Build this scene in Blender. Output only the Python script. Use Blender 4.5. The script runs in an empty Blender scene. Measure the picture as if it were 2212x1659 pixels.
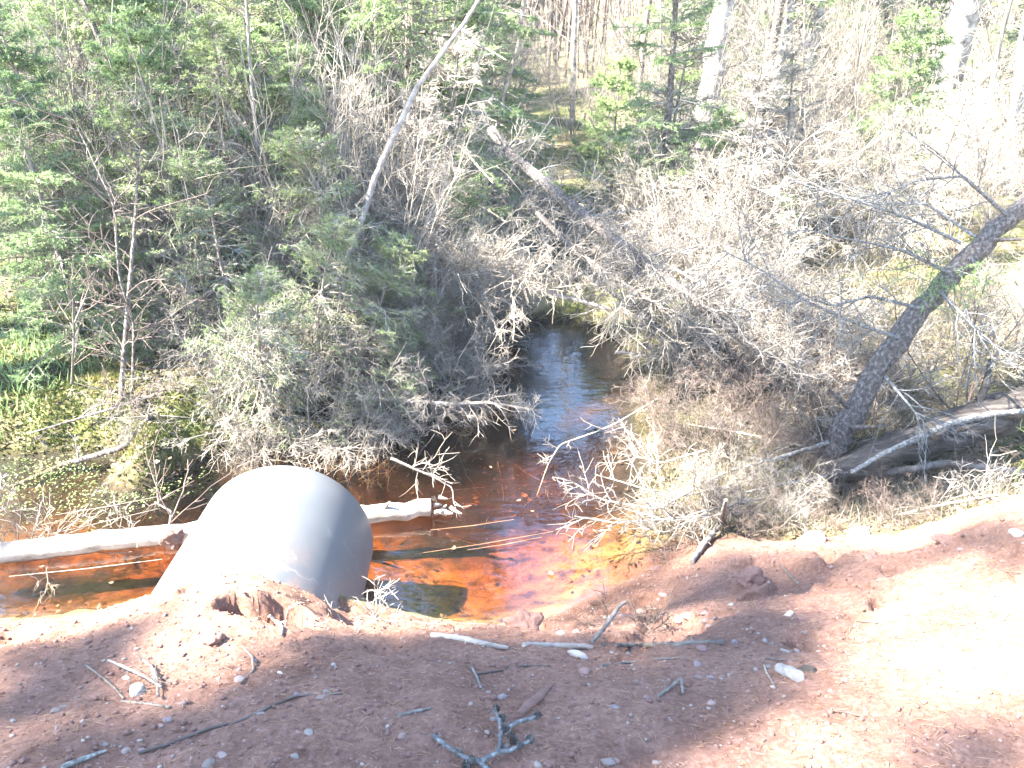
import bpy, math, random
import numpy as np
from mathutils import Vector, Quaternion, Matrix

scene = bpy.context.scene
COL = scene.collection
# ------------------------------------------------------------------ camera, light, exposure
PITCH = math.radians(25.0)
CAMZ = 1.6
FPX = 1736.0                                   # focal length in units of a 2212 px wide frame
cam_d = bpy.data.cameras.new("camera")
cam_d.sensor_width = 36.0
cam_d.lens = 36.0 * FPX / 2212.0
cam_d.clip_start = 0.05
cam_d.clip_end = 500
cam = bpy.data.objects.new("camera", cam_d)
COL.objects.link(cam)
cam.location = (0, 0, CAMZ)
cam.rotation_euler = (math.pi / 2 - PITCH, 0, 0)
scene.camera = cam

SUN_EL = math.radians(50.0)
SUN_AZ = math.radians(190.0)                   # math angle of the direction towards the sun
SUNV = np.array([math.cos(SUN_EL) * math.cos(SUN_AZ), math.cos(SUN_EL) * math.sin(SUN_AZ), math.sin(SUN_EL)])
sun_d = bpy.data.lights.new("sun", 'SUN')
sun_d.energy = 5.0
sun_d.angle = math.radians(0.9)
sun_d.color = (1.0, 0.955, 0.88)
sun = bpy.data.objects.new("sun", sun_d)
COL.objects.link(sun)
sun.location = (-8, -2, 12)
sun.rotation_euler = Vector(SUNV).to_track_quat('Z', 'Y').to_euler()

world = bpy.data.worlds.new("World")
scene.world = world
world.use_nodes = True
wn = world.node_tree
sky = wn.nodes.new("ShaderNodeTexSky")
sky.sky_type = 'NISHITA'
sky.sun_disc = False
sky.ozone_density = 3.0
sky.dust_density = 0.3
sky.sun_elevation = SUN_EL
sky.sun_rotation = math.atan2(SUNV[0], SUNV[1])
wn.links.new(sky.outputs[0], wn.nodes["Background"].inputs[0])
wn.nodes["Background"].inputs[1].default_value = 0.085

scene.view_settings.view_transform = 'Standard'
scene.view_settings.look = 'None'
scene.view_settings.gamma = 1.0
scene.view_settings.exposure = 4.1
scene.render.engine = 'CYCLES'
scene.cycles.max_bounces = 7
scene.cycles.diffuse_bounces = 3
scene.cycles.glossy_bounces = 3
scene.cycles.transmission_bounces = 4
scene.cycles.transparent_max_bounces = 10
scene.cycles.volume_bounces = 0
scene.cycles.use_denoising = True

# ------------------------------------------------------------------ small helpers
def hashn(ix, iy, iz, seed):
    h = (ix * 374761393 + iy * 668265263 + iz * 2147483647 + seed * 974711) & 0xFFFFFFFF
    h = ((h ^ (h >> 13)) * 1274126177) & 0xFFFFFFFF
    h = ((h ^ (h >> 16)) * 2246822519) & 0xFFFFFFFF
    return ((h ^ (h >> 15)) & 0xFFFFFF) / float(0xFFFFFF) * 2 - 1

def vnoise(p, seed=0):
    p = np.asarray(p, float)
    i = np.floor(p).astype(np.int64)
    f = p - i
    f = f * f * (3 - 2 * f)
    r = 0
    for dx in (0, 1):
        wx = f[..., 0] if dx else 1 - f[..., 0]
        for dy in (0, 1):
            wy = f[..., 1] if dy else 1 - f[..., 1]
            for dz in (0, 1):
                wz = f[..., 2] if dz else 1 - f[..., 2]
                r = r + wx * wy * wz * hashn(i[..., 0] + dx, i[..., 1] + dy, i[..., 2] + dz, seed)
    return r

def fbm(p, octs=3, seed=0, gain=0.5):
    p = np.asarray(p, float)
    a, s, r = 1.0, 1.0, 0
    for o in range(octs):
        r = r + a * vnoise(p * s + o * 17.3, seed + o)
        a *= gain
        s *= 2.07
    return r

def nrm(v):
    return v / np.maximum(np.linalg.norm(v, axis=-1, keepdims=True), 1e-9)

class MB:
    """collects faces and links them as ONE mesh object"""
    def __init__(self):
        self.v, self.q, self.t, self.qm, self.tm, self.n = [], [], [], [], [], 0
    def add(self, v, q=None, t=None, mat=0):
        v = np.asarray(v, float).reshape(-1, 3)
        self.v.append(v)
        if q is not None and len(q):
            q = np.asarray(q, np.int64).reshape(-1, 4) + self.n
            self.q.append(q)
            self.qm.append(np.full(len(q), mat, np.int32))
        if t is not None and len(t):
            t = np.asarray(t, np.int64).reshape(-1, 3) + self.n
            self.t.append(t)
            self.tm.append(np.full(len(t), mat, np.int32))
        self.n += len(v)
    def mesh(self, name, mats, smooth=True):
        me = bpy.data.meshes.new(name)
        v = np.concatenate(self.v) if self.v else np.zeros((0, 3))
        q = np.concatenate(self.q) if self.q else np.zeros((0, 4), np.int64)
        t = np.concatenate(self.t) if self.t else np.zeros((0, 3), np.int64)
        mi = np.concatenate(self.qm + self.tm) if (self.qm or self.tm) else np.zeros(0, np.int32)
        me.vertices.add(len(v))
        me.vertices.foreach_set("co", v.astype(np.float32).ravel())
        me.loops.add(len(q) * 4 + len(t) * 3)
        me.loops.foreach_set("vertex_index", np.concatenate([q.ravel(), t.ravel()]).astype(np.int32))
        me.polygons.add(len(q) + len(t))
        ls = np.concatenate([np.arange(len(q)) * 4, len(q) * 4 + np.arange(len(t)) * 3]).astype(np.int32)
        me.polygons.foreach_set("loop_start", ls)
        me.polygons.foreach_set("material_index", mi)
        me.polygons.foreach_set("use_smooth", np.full(len(mi), smooth, bool))
        for m in mats:
            me.materials.append(m)
        me.update(calc_edges=True)
        return me
    def build(self, name, mats, parent=None, smooth=True):
        if not isinstance(mats, (list, tuple)):
            mats = [mats]
        o = bpy.data.objects.new(name, self.mesh(name, mats, smooth))
        COL.objects.link(o)
        if parent is not None:
            o.parent = parent
        return o

def tag(o, label=None, cat=None, group=None, kind=None):
    if label: o["label"] = label
    if cat: o["category"] = cat
    if group: o["group"] = group
    if kind: o["kind"] = kind
    return o

def empty(name, loc=(0, 0, 0)):
    o = bpy.data.objects.new(name, None)
    o.empty_display_size = 0.1
    COL.objects.link(o)
    o.location = loc
    return o

def dup(root, loc, rot=None, scale=1.0):
    """copy of a thing with copies of its parts and sub-parts"""
    c = root.copy()
    COL.objects.link(c)
    c.location = loc
    if rot is not None:
        c.rotation_euler = rot
    c.scale = (scale, scale, scale) if not isinstance(scale, (tuple, list)) else scale
    for ch in list(root.children):
        d = ch.copy()
        COL.objects.link(d)
        d.parent = c
        for g in ch.children:
            e = g.copy()
            COL.objects.link(e)
            e.parent = d
    return c

# ---- tubes, branches, needles (all batched)
def tubes(mb, P, R, k=3, mat=0, cap=False):
    P = np.asarray(P, float)
    m, n, _ = P.shape
    R = np.asarray(R, float)
    if R.ndim == 1:
        R = np.repeat(R[None], m, 0)
    T = nrm(np.gradient(P, axis=1))
    mean = nrm(P[:, -1] - P[:, 0])
    ref = np.where(np.abs(mean[:, 2:3]) > 0.8, np.array([[1.0, 0.13, 0]]), np.array([[0.1, 0.05, 1.0]]))
    U = nrm(np.cross(T, ref[:, None, :]))
    V = np.cross(T, U)
    a = np.arange(k) * 2 * math.pi / k
    ring = P[:, :, None, :] + R[:, :, None, None] * (U[:, :, None, :] * np.cos(a)[None, None, :, None] + V[:, :, None, :] * np.sin(a)[None, None, :, None])
    base = (np.arange(m) * n * k)[:, None, None]
    i = (np.arange(n - 1) * k)[None, :, None]
    j = np.arange(k)[None, None, :]
    j2 = (j + 1) % k
    q = np.stack([base + i + j, base + i + j2, base + i + k + j2, base + i + k + j], -1).reshape(-1, 4)
    v = ring.reshape(-1, 3)
    mb.add(v, q, mat=mat)
    if cap:
        for b in range(m):
            for e, idx in ((0, 0), (1, n - 1)):
                c = P[b, idx]
                rr = ring[b, idx]
                inner = c + (rr - c) * 0.55 + (T[b, idx] * (1 if e else -1)) * float(R[b, idx]) * 0.12
                vv = np.concatenate([rr, inner, [c + T[b, idx] * (1 if e else -1) * float(R[b, idx]) * 0.08]])
                qq, tt = [], []
                for s in range(k):
                    s2 = (s + 1) % k
                    qq.append([s, s2, k + s2, k + s] if e else [s2, s, k + s, k + s2])
                    tt.append([k + s, k + s2, 2 * k] if e else [k + s2, k + s, 2 * k])
                mb.add(vv, qq, tt, mat=mat)

def curves(start, d, length, n, wob, grav, rng):
    m = len(start)
    P = np.zeros((m, n, 3))
    P[:, 0] = start
    d = nrm(np.asarray(d, float))
    step = (np.asarray(length) / (n - 1)).reshape(m, 1)
    grav = np.broadcast_to(np.asarray(grav, float), (m,))
    for i in range(1, n):
        d = d + wob * rng.normal(size=(m, 3))
        d[:, 2] += grav
        d = nrm(d)
        P[:, i] = P[:, i - 1] + d * step
    return P

def spawn(P, per, t0, t1, amin, amax, rng, flat=0.0):
    """children on polylines P: returns start, dir, t, parent index"""
    m, n, _ = P.shape
    par = np.repeat(np.arange(m), per)
    t = rng.uniform(t0, t1, m * per)
    f = t * (n - 1)
    i = np.minimum(f.astype(int), n - 2)
    fr = (f - i)[:, None]
    s = P[par, i] * (1 - fr) + P[par, i + 1] * fr
    tan = nrm(P[par, i + 1] - P[par, i])
    rv = rng.normal(size=(m * per, 3))
    if flat > 0:
        side = np.cross(tan, [0, 0, 1.0]) * rng.choice([-1.0, 1.0], (m * per, 1))
        rv = rv * (1 - flat) + side * flat * 1.6
    perp = nrm(rv - tan * np.sum(rv * tan, -1, keepdims=True))
    a = rng.uniform(amin, amax, m * per)[:, None]
    return s, tan * np.cos(a) + perp * np.sin(a), t, par

def needles(mb, P, per, ln, wd, rng, t0=0.15, mat=1, amin=0.6, amax=1.2):
    s, d, t, par = spawn(P, per, t0, 1.0, amin, amax, rng)
    k = len(s)
    L = ln * rng.uniform(0.7, 1.25, (k, 1))
    side = nrm(np.cross(d, rng.normal(size=(k, 3)))) * (wd * 0.5)
    v = np.stack([s - side, s + side, s + d * L + side * 0.25], 1).reshape(-1, 3)
    mb.add(v, None, np.arange(k * 3).reshape(-1, 3), mat=mat)

# ---- pixel helpers (2212 x 1659 units): where a point of the place stands
CP, SP = math.cos(PITCH), math.sin(PITCH)
def ray(u, v):
    a, b = (u - 1106.0) / FPX, (v - 829.5) / FPX
    return np.array([a, CP - b * SP, -SP - b * CP])
def pz(u, v, z):
    r = ray(u, v)
    return np.array([0, 0, CAMZ]) + r * ((z - CAMZ) / r[2])
def py(u, v, y):
    r = ray(u, v)
    return np.array([0, 0, CAMZ]) + r * (y / r[1])

# ------------------------------------------------------------------ materials
def mat(name):
    m = bpy.data.materials.new(name)
    m.use_nodes = True
    nt = m.node_tree
    return m, nt, nt.nodes["Principled BSDF"]

def N(nt, typ, **kw):
    n = nt.nodes.new(typ)
    for k, v in kw.items():
        setattr(n, k, v)
    return n

def ramp(nt, fac, stops):
    r = N(nt, "ShaderNodeValToRGB")
    e = r.color_ramp.elements
    while len(e) < len(stops):
        e.new(0.5)
    for el, (p, c) in zip(e, stops):
        el.position = p
        el.color = (c[0], c[1], c[2], 1)
    nt.links.new(fac, r.inputs[0])
    return r.outputs[0]

def noise(nt, scale, detail=4, rough=0.6, coord="Object", sc3=None):
    tc = N(nt, "ShaderNodeTexCoord")
    o = tc.outputs[coord]
    if sc3 is not None:
        mp = N(nt, "ShaderNodeMapping")
        mp.inputs["Scale"].default_value = sc3
        nt.links.new(o, mp.inputs[0])
        o = mp.outputs[0]
    n = N(nt, "ShaderNodeTexNoise")
    n.inputs["Scale"].default_value = scale
    n.inputs["Detail"].default_value = detail
    n.inputs["Roughness"].default_value = rough
    nt.links.new(o, n.inputs["Vector"])
    return n.outputs[0]

def mixc(nt, fac, a, b, mode='MIX'):
    m = N(nt, "ShaderNodeMix", data_type='RGBA', blend_type=mode)
    if isinstance(fac, (int, float)):
        m.inputs[0].default_value = fac
    else:
        nt.links.new(fac, m.inputs[0])
    for s, x in ((6, a), (7, b)):
        if isinstance(x, (tuple, list)):
            m.inputs[s].default_value = (x[0], x[1], x[2], 1)
        else:
            nt.links.new(x, m.inputs[s])
    return m.outputs[2]

def bump(nt, bsdf, h, strength=0.5, dist=0.01):
    b = N(nt, "ShaderNodeBump")
    b.inputs["Strength"].default_value = strength
    b.inputs["Distance"].default_value = dist
    nt.links.new(h, b.inputs["Height"])
    nt.links.new(b.outputs[0], bsdf.inputs["Normal"])

def objrand(nt):
    return N(nt, "ShaderNodeObjectInfo").outputs["Random"]

def bark(name, c1, c2, c3, scale=18, st=(1, 1, 0.3), rough=0.85, bst=0.6, bd=0.01):
    m, nt, b = mat(name)
    n1 = noise(nt, scale, 6, 0.65, sc3=st)
    c = ramp(nt, n1, [(0.28, c1), (0.5, c2), (0.72, c3)])
    hv = mixc(nt, objrand(nt), (0.78, 0.78, 0.80), (1.18, 1.14, 1.08))
    c = mixc(nt, 1.0, c, hv, 'MULTIPLY')
    nt.links.new(c, b.inputs["Base Color"])
    b.inputs["Roughness"].default_value = rough
    b.inputs["Specular IOR Level"].default_value = 0.25
    if bst:
        bump(nt, b, n1, bst, bd)
    return m

M_TWIG = bark("pale_twig", (0.075, 0.063, 0.05), (0.195, 0.172, 0.142), (0.36, 0.33, 0.283), 9, (1, 1, 1), bst=0)
M_TWIGB = bark("brown_twig", (0.05, 0.036, 0.03), (0.10, 0.075, 0.062), (0.17, 0.14, 0.115), 9, (1, 1, 1), bst=0)
M_BARK = bark("grey_bark", (0.06, 0.05, 0.042), (0.15, 0.13, 0.11), (0.27, 0.245, 0.21), 22)
M_DARKBARK = bark("scaly_dark_bark", (0.03, 0.024, 0.020), (0.115, 0.095, 0.08), (0.31, 0.285, 0.255), 55, (1, 1, 0.75), bst=1.0, bd=0.03)
M_BIRCH = bark("white_birch_bark", (0.03, 0.027, 0.025), (0.24, 0.225, 0.205), (0.40, 0.38, 0.35), 7, (1, 1, 1.6))
M_PALEWOOD = bark("weathered_pale_wood", (0.10, 0.082, 0.066), (0.26, 0.225, 0.19), (0.42, 0.38, 0.33), 22, (.35, 1, .6))
M_STICK = bark("grey_stick_wood", (0.045, 0.036, 0.028), (0.115, 0.095, 0.077), (0.21, 0.18, 0.15), 30, (.5, 1, 1))
M_ROTLOG = bark("rotten_log_wood", (0.010, 0.0085, 0.007), (0.050, 0.042, 0.036), (0.15, 0.13, 0.11), 13, (.22, 1.6, 1.6), bst=1.0, bd=0.03)
M_LICHEN = bark("lichen_bark", (0.035, 0.031, 0.029), (0.125, 0.122, 0.114), (0.29, 0.30, 0.28), 60, (1, 1, 1))

def leafmat(name, ca, cb, cc, trans=0.35, scale=3.0):
    m, nt, b = mat(name)
    n1 = noise(nt, scale, 3, 0.7)
    c = ramp(nt, n1, [(0.3, ca), (0.52, cb), (0.72, cc)])
    hv = mixc(nt, objrand(nt), (0.85, 0.88, 0.85), (1.15, 1.10, 1.0))
    c = mixc(nt, 1.0, c, hv, 'MULTIPLY')
    nt.links.new(c, b.inputs["Base Color"])
    b.inputs["Roughness"].default_value = 0.5
    b.inputs["Specular IOR Level"].default_value = 0.3
    tr = N(nt, "ShaderNodeBsdfTranslucent")
    nt.links.new(c, tr.inputs[0])
    mx = N(nt, "ShaderNodeMixShader")
    mx.inputs[0].default_value = trans
    nt.links.new(b.outputs[0], mx.inputs[1])
    nt.links.new(tr.outputs[0], mx.inputs[2])
    nt.links.new(mx.outputs[0], nt.nodes["Material Output"].inputs[0])
    return m

M_NEEDLE = leafmat("spruce_needles", (0.085, 0.145, 0.055), (0.18, 0.26, 0.11), (0.31, 0.40, 0.20), trans=.45)
M_FIR = leafmat("fir_needles", (0.11, 0.18, 0.06), (0.21, 0.30, 0.12), (0.33, 0.41, 0.19), trans=.45)
M_SPARSE = leafmat("fading_needles", (0.10, 0.155, 0.055), (0.19, 0.25, 0.10), (0.31, 0.35, 0.18), trans=.45)
M_MOSS = leafmat("moss_leaves", (0.028, 0.040, 0.009), (0.07, 0.085, 0.018), (0.16, 0.145, 0.045), scale=2.2)
M_STRAW = leafmat("dry_straw", (0.07, 0.055, 0.038), (0.145, 0.125, 0.09), (0.27, 0.245, 0.19), scale=2.0)
M_LITTER = leafmat("dead_leaves", (0.06, 0.034, 0.018), (0.14, 0.095, 0.06), (0.32, 0.26, 0.19), scale=9.0, trans=0.15)
M_SUNK = leafmat("sunken_leaf", (0.010, 0.007, 0.004), (0.035, 0.022, 0.010), (0.12, 0.075, 0.03), scale=12.0, trans=0.1)
M_WEED = leafmat("water_weed", (0.05, 0.08, 0.025), (0.11, 0.14, 0.05), (0.22, 0.24, 0.11), scale=6.0)
M_REDSTRAW = leafmat("red_needles", (0.22, 0.11, 0.06), (0.34, 0.19, 0.11), (0.46, 0.32, 0.21), scale=7.0)

# ground: red clay bank, forest floor and stream bed by where each lies
def ground_mat():
    m, nt, b = mat("ground_soil")
    at = N(nt, "ShaderNodeAttribute", attribute_name="soil_shade")
    sep = N(nt, "ShaderNodeSeparateColor")
    nt.links.new(at.outputs["Color"], sep.inputs[0])
    n_f = noise(nt, 60, 8, 0.75)
    n_m = noise(nt, 7, 6, 0.7)
    n_s = noise(nt, 1.7, 5, 0.65)
    dirt = ramp(nt, n_f, [(0.32, (0.110, 0.057, 0.039)), (0.5, (0.178, 0.096, 0.067)), (0.66, (0.248, 0.150, 0.110))])
    dirt = mixc(nt, 1.0, dirt, ramp(nt, n_m, [(0.3, (0.78, 0.74, 0.72)), (0.55, (1, 1, 1)), (0.75, (1.12, 1.14, 1.16))]), 'MULTIPLY')
    dirt = mixc(nt, 1.0, dirt, ramp(nt, n_s, [(0.32, (0.74, 0.72, 0.70)), (0.5, (1, 1, 1)), (0.7, (1.10, 1.10, 1.08))]), 'MULTIPLY')
    vor = N(nt, "ShaderNodeTexVoronoi")
    vor.inputs["Scale"].default_value = 85
    tc = N(nt, "ShaderNodeTexCoord")
    nt.links.new(tc.outputs["Object"], vor.inputs["Vector"])
    spk = ramp(nt, vor.outputs["Color"], [(0.80, (0, 0, 0)), (0.86, (1, 1, 1))])
    sp2 = N(nt, "ShaderNodeMath", operation='MULTIPLY')
    d2 = ramp(nt, vor.outputs["Distance"], [(0.25, (1, 1, 1)), (0.42, (0, 0, 0))])
    nt.links.new(spk, sp2.inputs[0])
    nt.links.new(d2, sp2.inputs[1])
    dirt = mixc(nt, sp2.outputs[0], dirt, (0.27, 0.18, 0.145))
    floor = ramp(nt, n_m, [(0.30, (0.022, 0.015, 0.009)), (0.45, (0.07, 0.055, 0.028)), (0.58, (0.15, 0.125, 0.07)), (0.75, (0.26, 0.23, 0.16))])
    fine = ramp(nt, n_f, [(0.3, (0.55, 0.55, 0.55)), (0.6, (1.15, 1.15, 1.1))])
    floor = mixc(nt, 1.0, floor, fine, 'MULTIPLY')
    moss = ramp(nt, n_s, [(0.42, (0, 0, 0)), (0.62, (1, 1, 1))])
    floor = mixc(nt, moss, floor, ramp(nt, n_f, [(0.3, (0.022, 0.030, 0.006)), (0.65, (0.10, 0.105, 0.028))]))
    bed = ramp(nt, n_m, [(0.35, (0.018, 0.012, 0.007)), (0.45, (0.085, 0.060, 0.026)), (0.55, (0.155, 0.112, 0.05)), (0.8, (0.20, 0.15, 0.08))])
    bed = mixc(nt, 1.0, bed, ramp(nt, n_f, [(0.3, (0.7, 0.7, 0.7)), (0.6, (1.1, 1.1, 1.1))]), 'MULTIPLY')
    sx = N(nt, "ShaderNodeSeparateXYZ")
    nt.links.new(tc.outputs["Object"], sx.inputs[0])
    wet = N(nt, "ShaderNodeMapRange")
    wet.inputs["From Min"].default_value = -0.80
    wet.inputs["From Max"].default_value = -1.02
    nt.links.new(sx.outputs[2], wet.inputs["Value"])
    dirt = mixc(nt, wet.outputs[0], dirt, mixc(nt, 1.0, dirt, (0.52, 0.48, 0.46), 'MULTIPLY'))
    wf = N(nt, "ShaderNodeMapRange")
    wf.inputs["From Min"].default_value = -0.93
    wf.inputs["From Max"].default_value = -1.03
    nt.links.new(sx.outputs[2], wf.inputs["Value"])
    floor = mixc(nt, wf.outputs[0], floor, mixc(nt, 1.0, floor, (0.30, 0.25, 0.20), 'MULTIPLY'))
    bed_shade = ramp(nt, n_m, [(0.35, (0.004, 0.0035, 0.003)), (0.55, (0.012, 0.010, 0.007)), (0.8, (0.04, 0.032, 0.02))])  # near-black bed tone: shade on the water painted into the bed colour
    bed = mixc(nt, sep.outputs[2], bed, bed_shade)
    c = mixc(nt, sep.outputs[0], floor, dirt)
    c = mixc(nt, sep.outputs[1], c, bed)
    nt.links.new(c, b.inputs["Base Color"])
    b.inputs["Roughness"].default_value = 0.92
    b.inputs["Specular IOR Level"].default_value = 0.2
    add = N(nt, "ShaderNodeMath", operation='MULTIPLY_ADD')
    nt.links.new(n_m, add.inputs[0])
    add.inputs[1].default_value = 0.5
    nt.links.new(n_f, add.inputs[2])
    bump(nt, b, add.outputs[0], 0.8, 0.012)
    return m
M_GROUND = ground_mat()

def water_mat():
    m, nt, b = mat("tannin_water")
    nt.nodes.remove(b)
    n1 = noise(nt, 5.0, 3, 0.55, sc3=(1.0, 2.2, 1.0))
    bp = N(nt, "ShaderNodeBump")
    bp.inputs["Strength"].default_value = 0.35
    bp.inputs["Distance"].default_value = 0.012
    nt.links.new(n1, bp.inputs["Height"])
    gl = N(nt, "ShaderNodeBsdfGlossy")
    gl.inputs["Roughness"].default_value = 0.02
    nt.links.new(bp.outputs[0], gl.inputs["Normal"])
    tr = N(nt, "ShaderNodeBsdfTransparent")
    fr = N(nt, "ShaderNodeFresnel")
    fr.inputs["IOR"].default_value = 1.95
    nt.links.new(bp.outputs[0], fr.inputs["Normal"])
    mx = N(nt, "ShaderNodeMixShader")
    geo = N(nt, "ShaderNodeNewGeometry")
    inv = N(nt, "ShaderNodeMath", operation='SUBTRACT')
    inv.inputs[0].default_value = 1.0
    nt.links.new(geo.outputs["Backfacing"], inv.inputs[1])
    mul = N(nt, "ShaderNodeMath", operation='MULTIPLY')
    nt.links.new(fr.outputs[0], mul.inputs[0])
    nt.links.new(inv.outputs[0], mul.inputs[1])
    nt.links.new(mul.outputs[0], mx.inputs[0])
    nt.links.new(tr.outputs[0], mx.inputs[1])
    nt.links.new(gl.outputs[0], mx.inputs[2])
    out = nt.nodes["Material Output"]
    nt.links.new(mx.outputs[0], out.inputs[0])
    va = N(nt, "ShaderNodeVolumeAbsorption")
    va.inputs["Color"].default_value = (0.82, 0.41, 0.0, 1)
    va.inputs["Density"].default_value = 3.6
    nt.links.new(va.outputs[0], out.inputs["Volume"])
    return m
M_WATER = water_mat()

def stone_mat():
    m, nt, b = mat("field_stone")
    n1 = noise(nt, 12, 6, 0.7)
    base = ramp(nt, objrand(nt), [(0.0, (0.14, 0.105, 0.085)), (0.3, (0.24, 0.19, 0.155)), (0.55, (0.20, 0.11, 0.085)), (0.75, (0.17, 0.15, 0.145)), (1.0, (0.26, 0.20, 0.15))])
    c = mixc(nt, 1.0, base, ramp(nt, n1, [(0.3, (0.65, 0.62, 0.6)), (0.6, (1.1, 1.1, 1.1))]), 'MULTIPLY')
    nt.links.new(c, b.inputs["Base Color"])
    b.inputs["Roughness"].default_value = 0.8
    bump(nt, b, n1, 0.4, 0.006)
    return m
M_STONE = stone_mat()
def rock_mat():
    m, nt, b = mat("pale_rock")
    n1 = noise(nt, 14, 6, 0.7)
    c = ramp(nt, n1, [(0.3, (0.25, 0.19, 0.15)), (0.6, (0.43, 0.38, 0.32))])
    nt.links.new(c, b.inputs["Base Color"])
    b.inputs["Roughness"].default_value = 0.85
    bump(nt, b, n1, 0.5, 0.01)
    return m
M_ROCK = rock_mat()
def clod_mat():
    m, nt, b = mat("red_clay_clod")
    n1 = noise(nt, 50, 6, 0.75)
    c = ramp(nt, n1, [(0.3, (0.12, 0.060, 0.043)), (0.6, (0.20, 0.108, 0.08))])
    nt.links.new(c, b.inputs["Base Color"])
    b.inputs["Roughness"].default_value = 0.95
    bump(nt, b, n1, 0.9, 0.012)
    return m
M_CLOD = clod_mat()

def pipe_mat():
    m, nt, b = mat("grey_pipe_wall")
    n1 = noise(nt, 90, 4, 0.7)
    n2 = noise(nt, 3.0, 5, 0.6)
    c = ramp(nt, n2, [(0.3, (0.050, 0.053, 0.054)), (0.7, (0.068, 0.071, 0.072))])
    # long pale scrapes
    wv = noise(nt, 2.2, 2, 0.5, sc3=(0.6, 2.4, 3.4))
    sc = ramp(nt, wv, [(0.488, (0, 0, 0)), (0.5, (1, 1, 1)), (0.512, (0, 0, 0))])
    brk = ramp(nt, noise(nt, 2.4, 2, 0.5), [(0.50, (0, 0, 0)), (0.60, (0.9, 0.9, 0.9))])
    k = mixc(nt, 1.0, sc, brk, 'MULTIPLY')
    c = mixc(nt, k, c, (0.12, 0.128, 0.135))
    dirt = ramp(nt, noise(nt, 1.6, 6, 0.7), [(0.55, (0, 0, 0)), (0.8, (0.5, 0.5, 0.5))])
    tcp = N(nt, "ShaderNodeTexCoord")
    sxy = N(nt, "ShaderNodeSeparateXYZ")
    nt.links.new(tcp.outputs["Object"], sxy.inputs[0])
    smr = N(nt, "ShaderNodeMapRange")
    smr.inputs["From Min"].default_value = 2.95
    smr.inputs["From Max"].default_value = 2.35
    nt.links.new(sxy.outputs[1], smr.inputs["Value"])
    smn = ramp(nt, noise(nt, 7.0, 7, 0.75), [(0.42, (0, 0, 0)), (0.62, (1, 1, 1))])
    smx = mixc(nt, 1.0, smr.outputs[0], smn, 'MULTIPLY')
    tide = N(nt, "ShaderNodeMapRange")
    tide.inputs["From Min"].default_value = -0.90
    tide.inputs["From Max"].default_value = -1.01
    nt.links.new(sxy.outputs[2], tide.inputs["Value"])
    c = mixc(nt, dirt, c, (0.075, 0.055, 0.045))
    c = mixc(nt, smx, c, (0.15, 0.082, 0.058))
    c = mixc(nt, tide.outputs[0], c, (0.022, 0.017, 0.012))
    nt.links.new(c, b.inputs["Base Color"])
    b.inputs["Roughness"].default_value = 0.52
    b.inputs["Specular IOR Level"].default_value = 0.9
    bump(nt, b, n1, 0.12, 0.004)
    return m
M_PIPE = pipe_mat()

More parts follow.
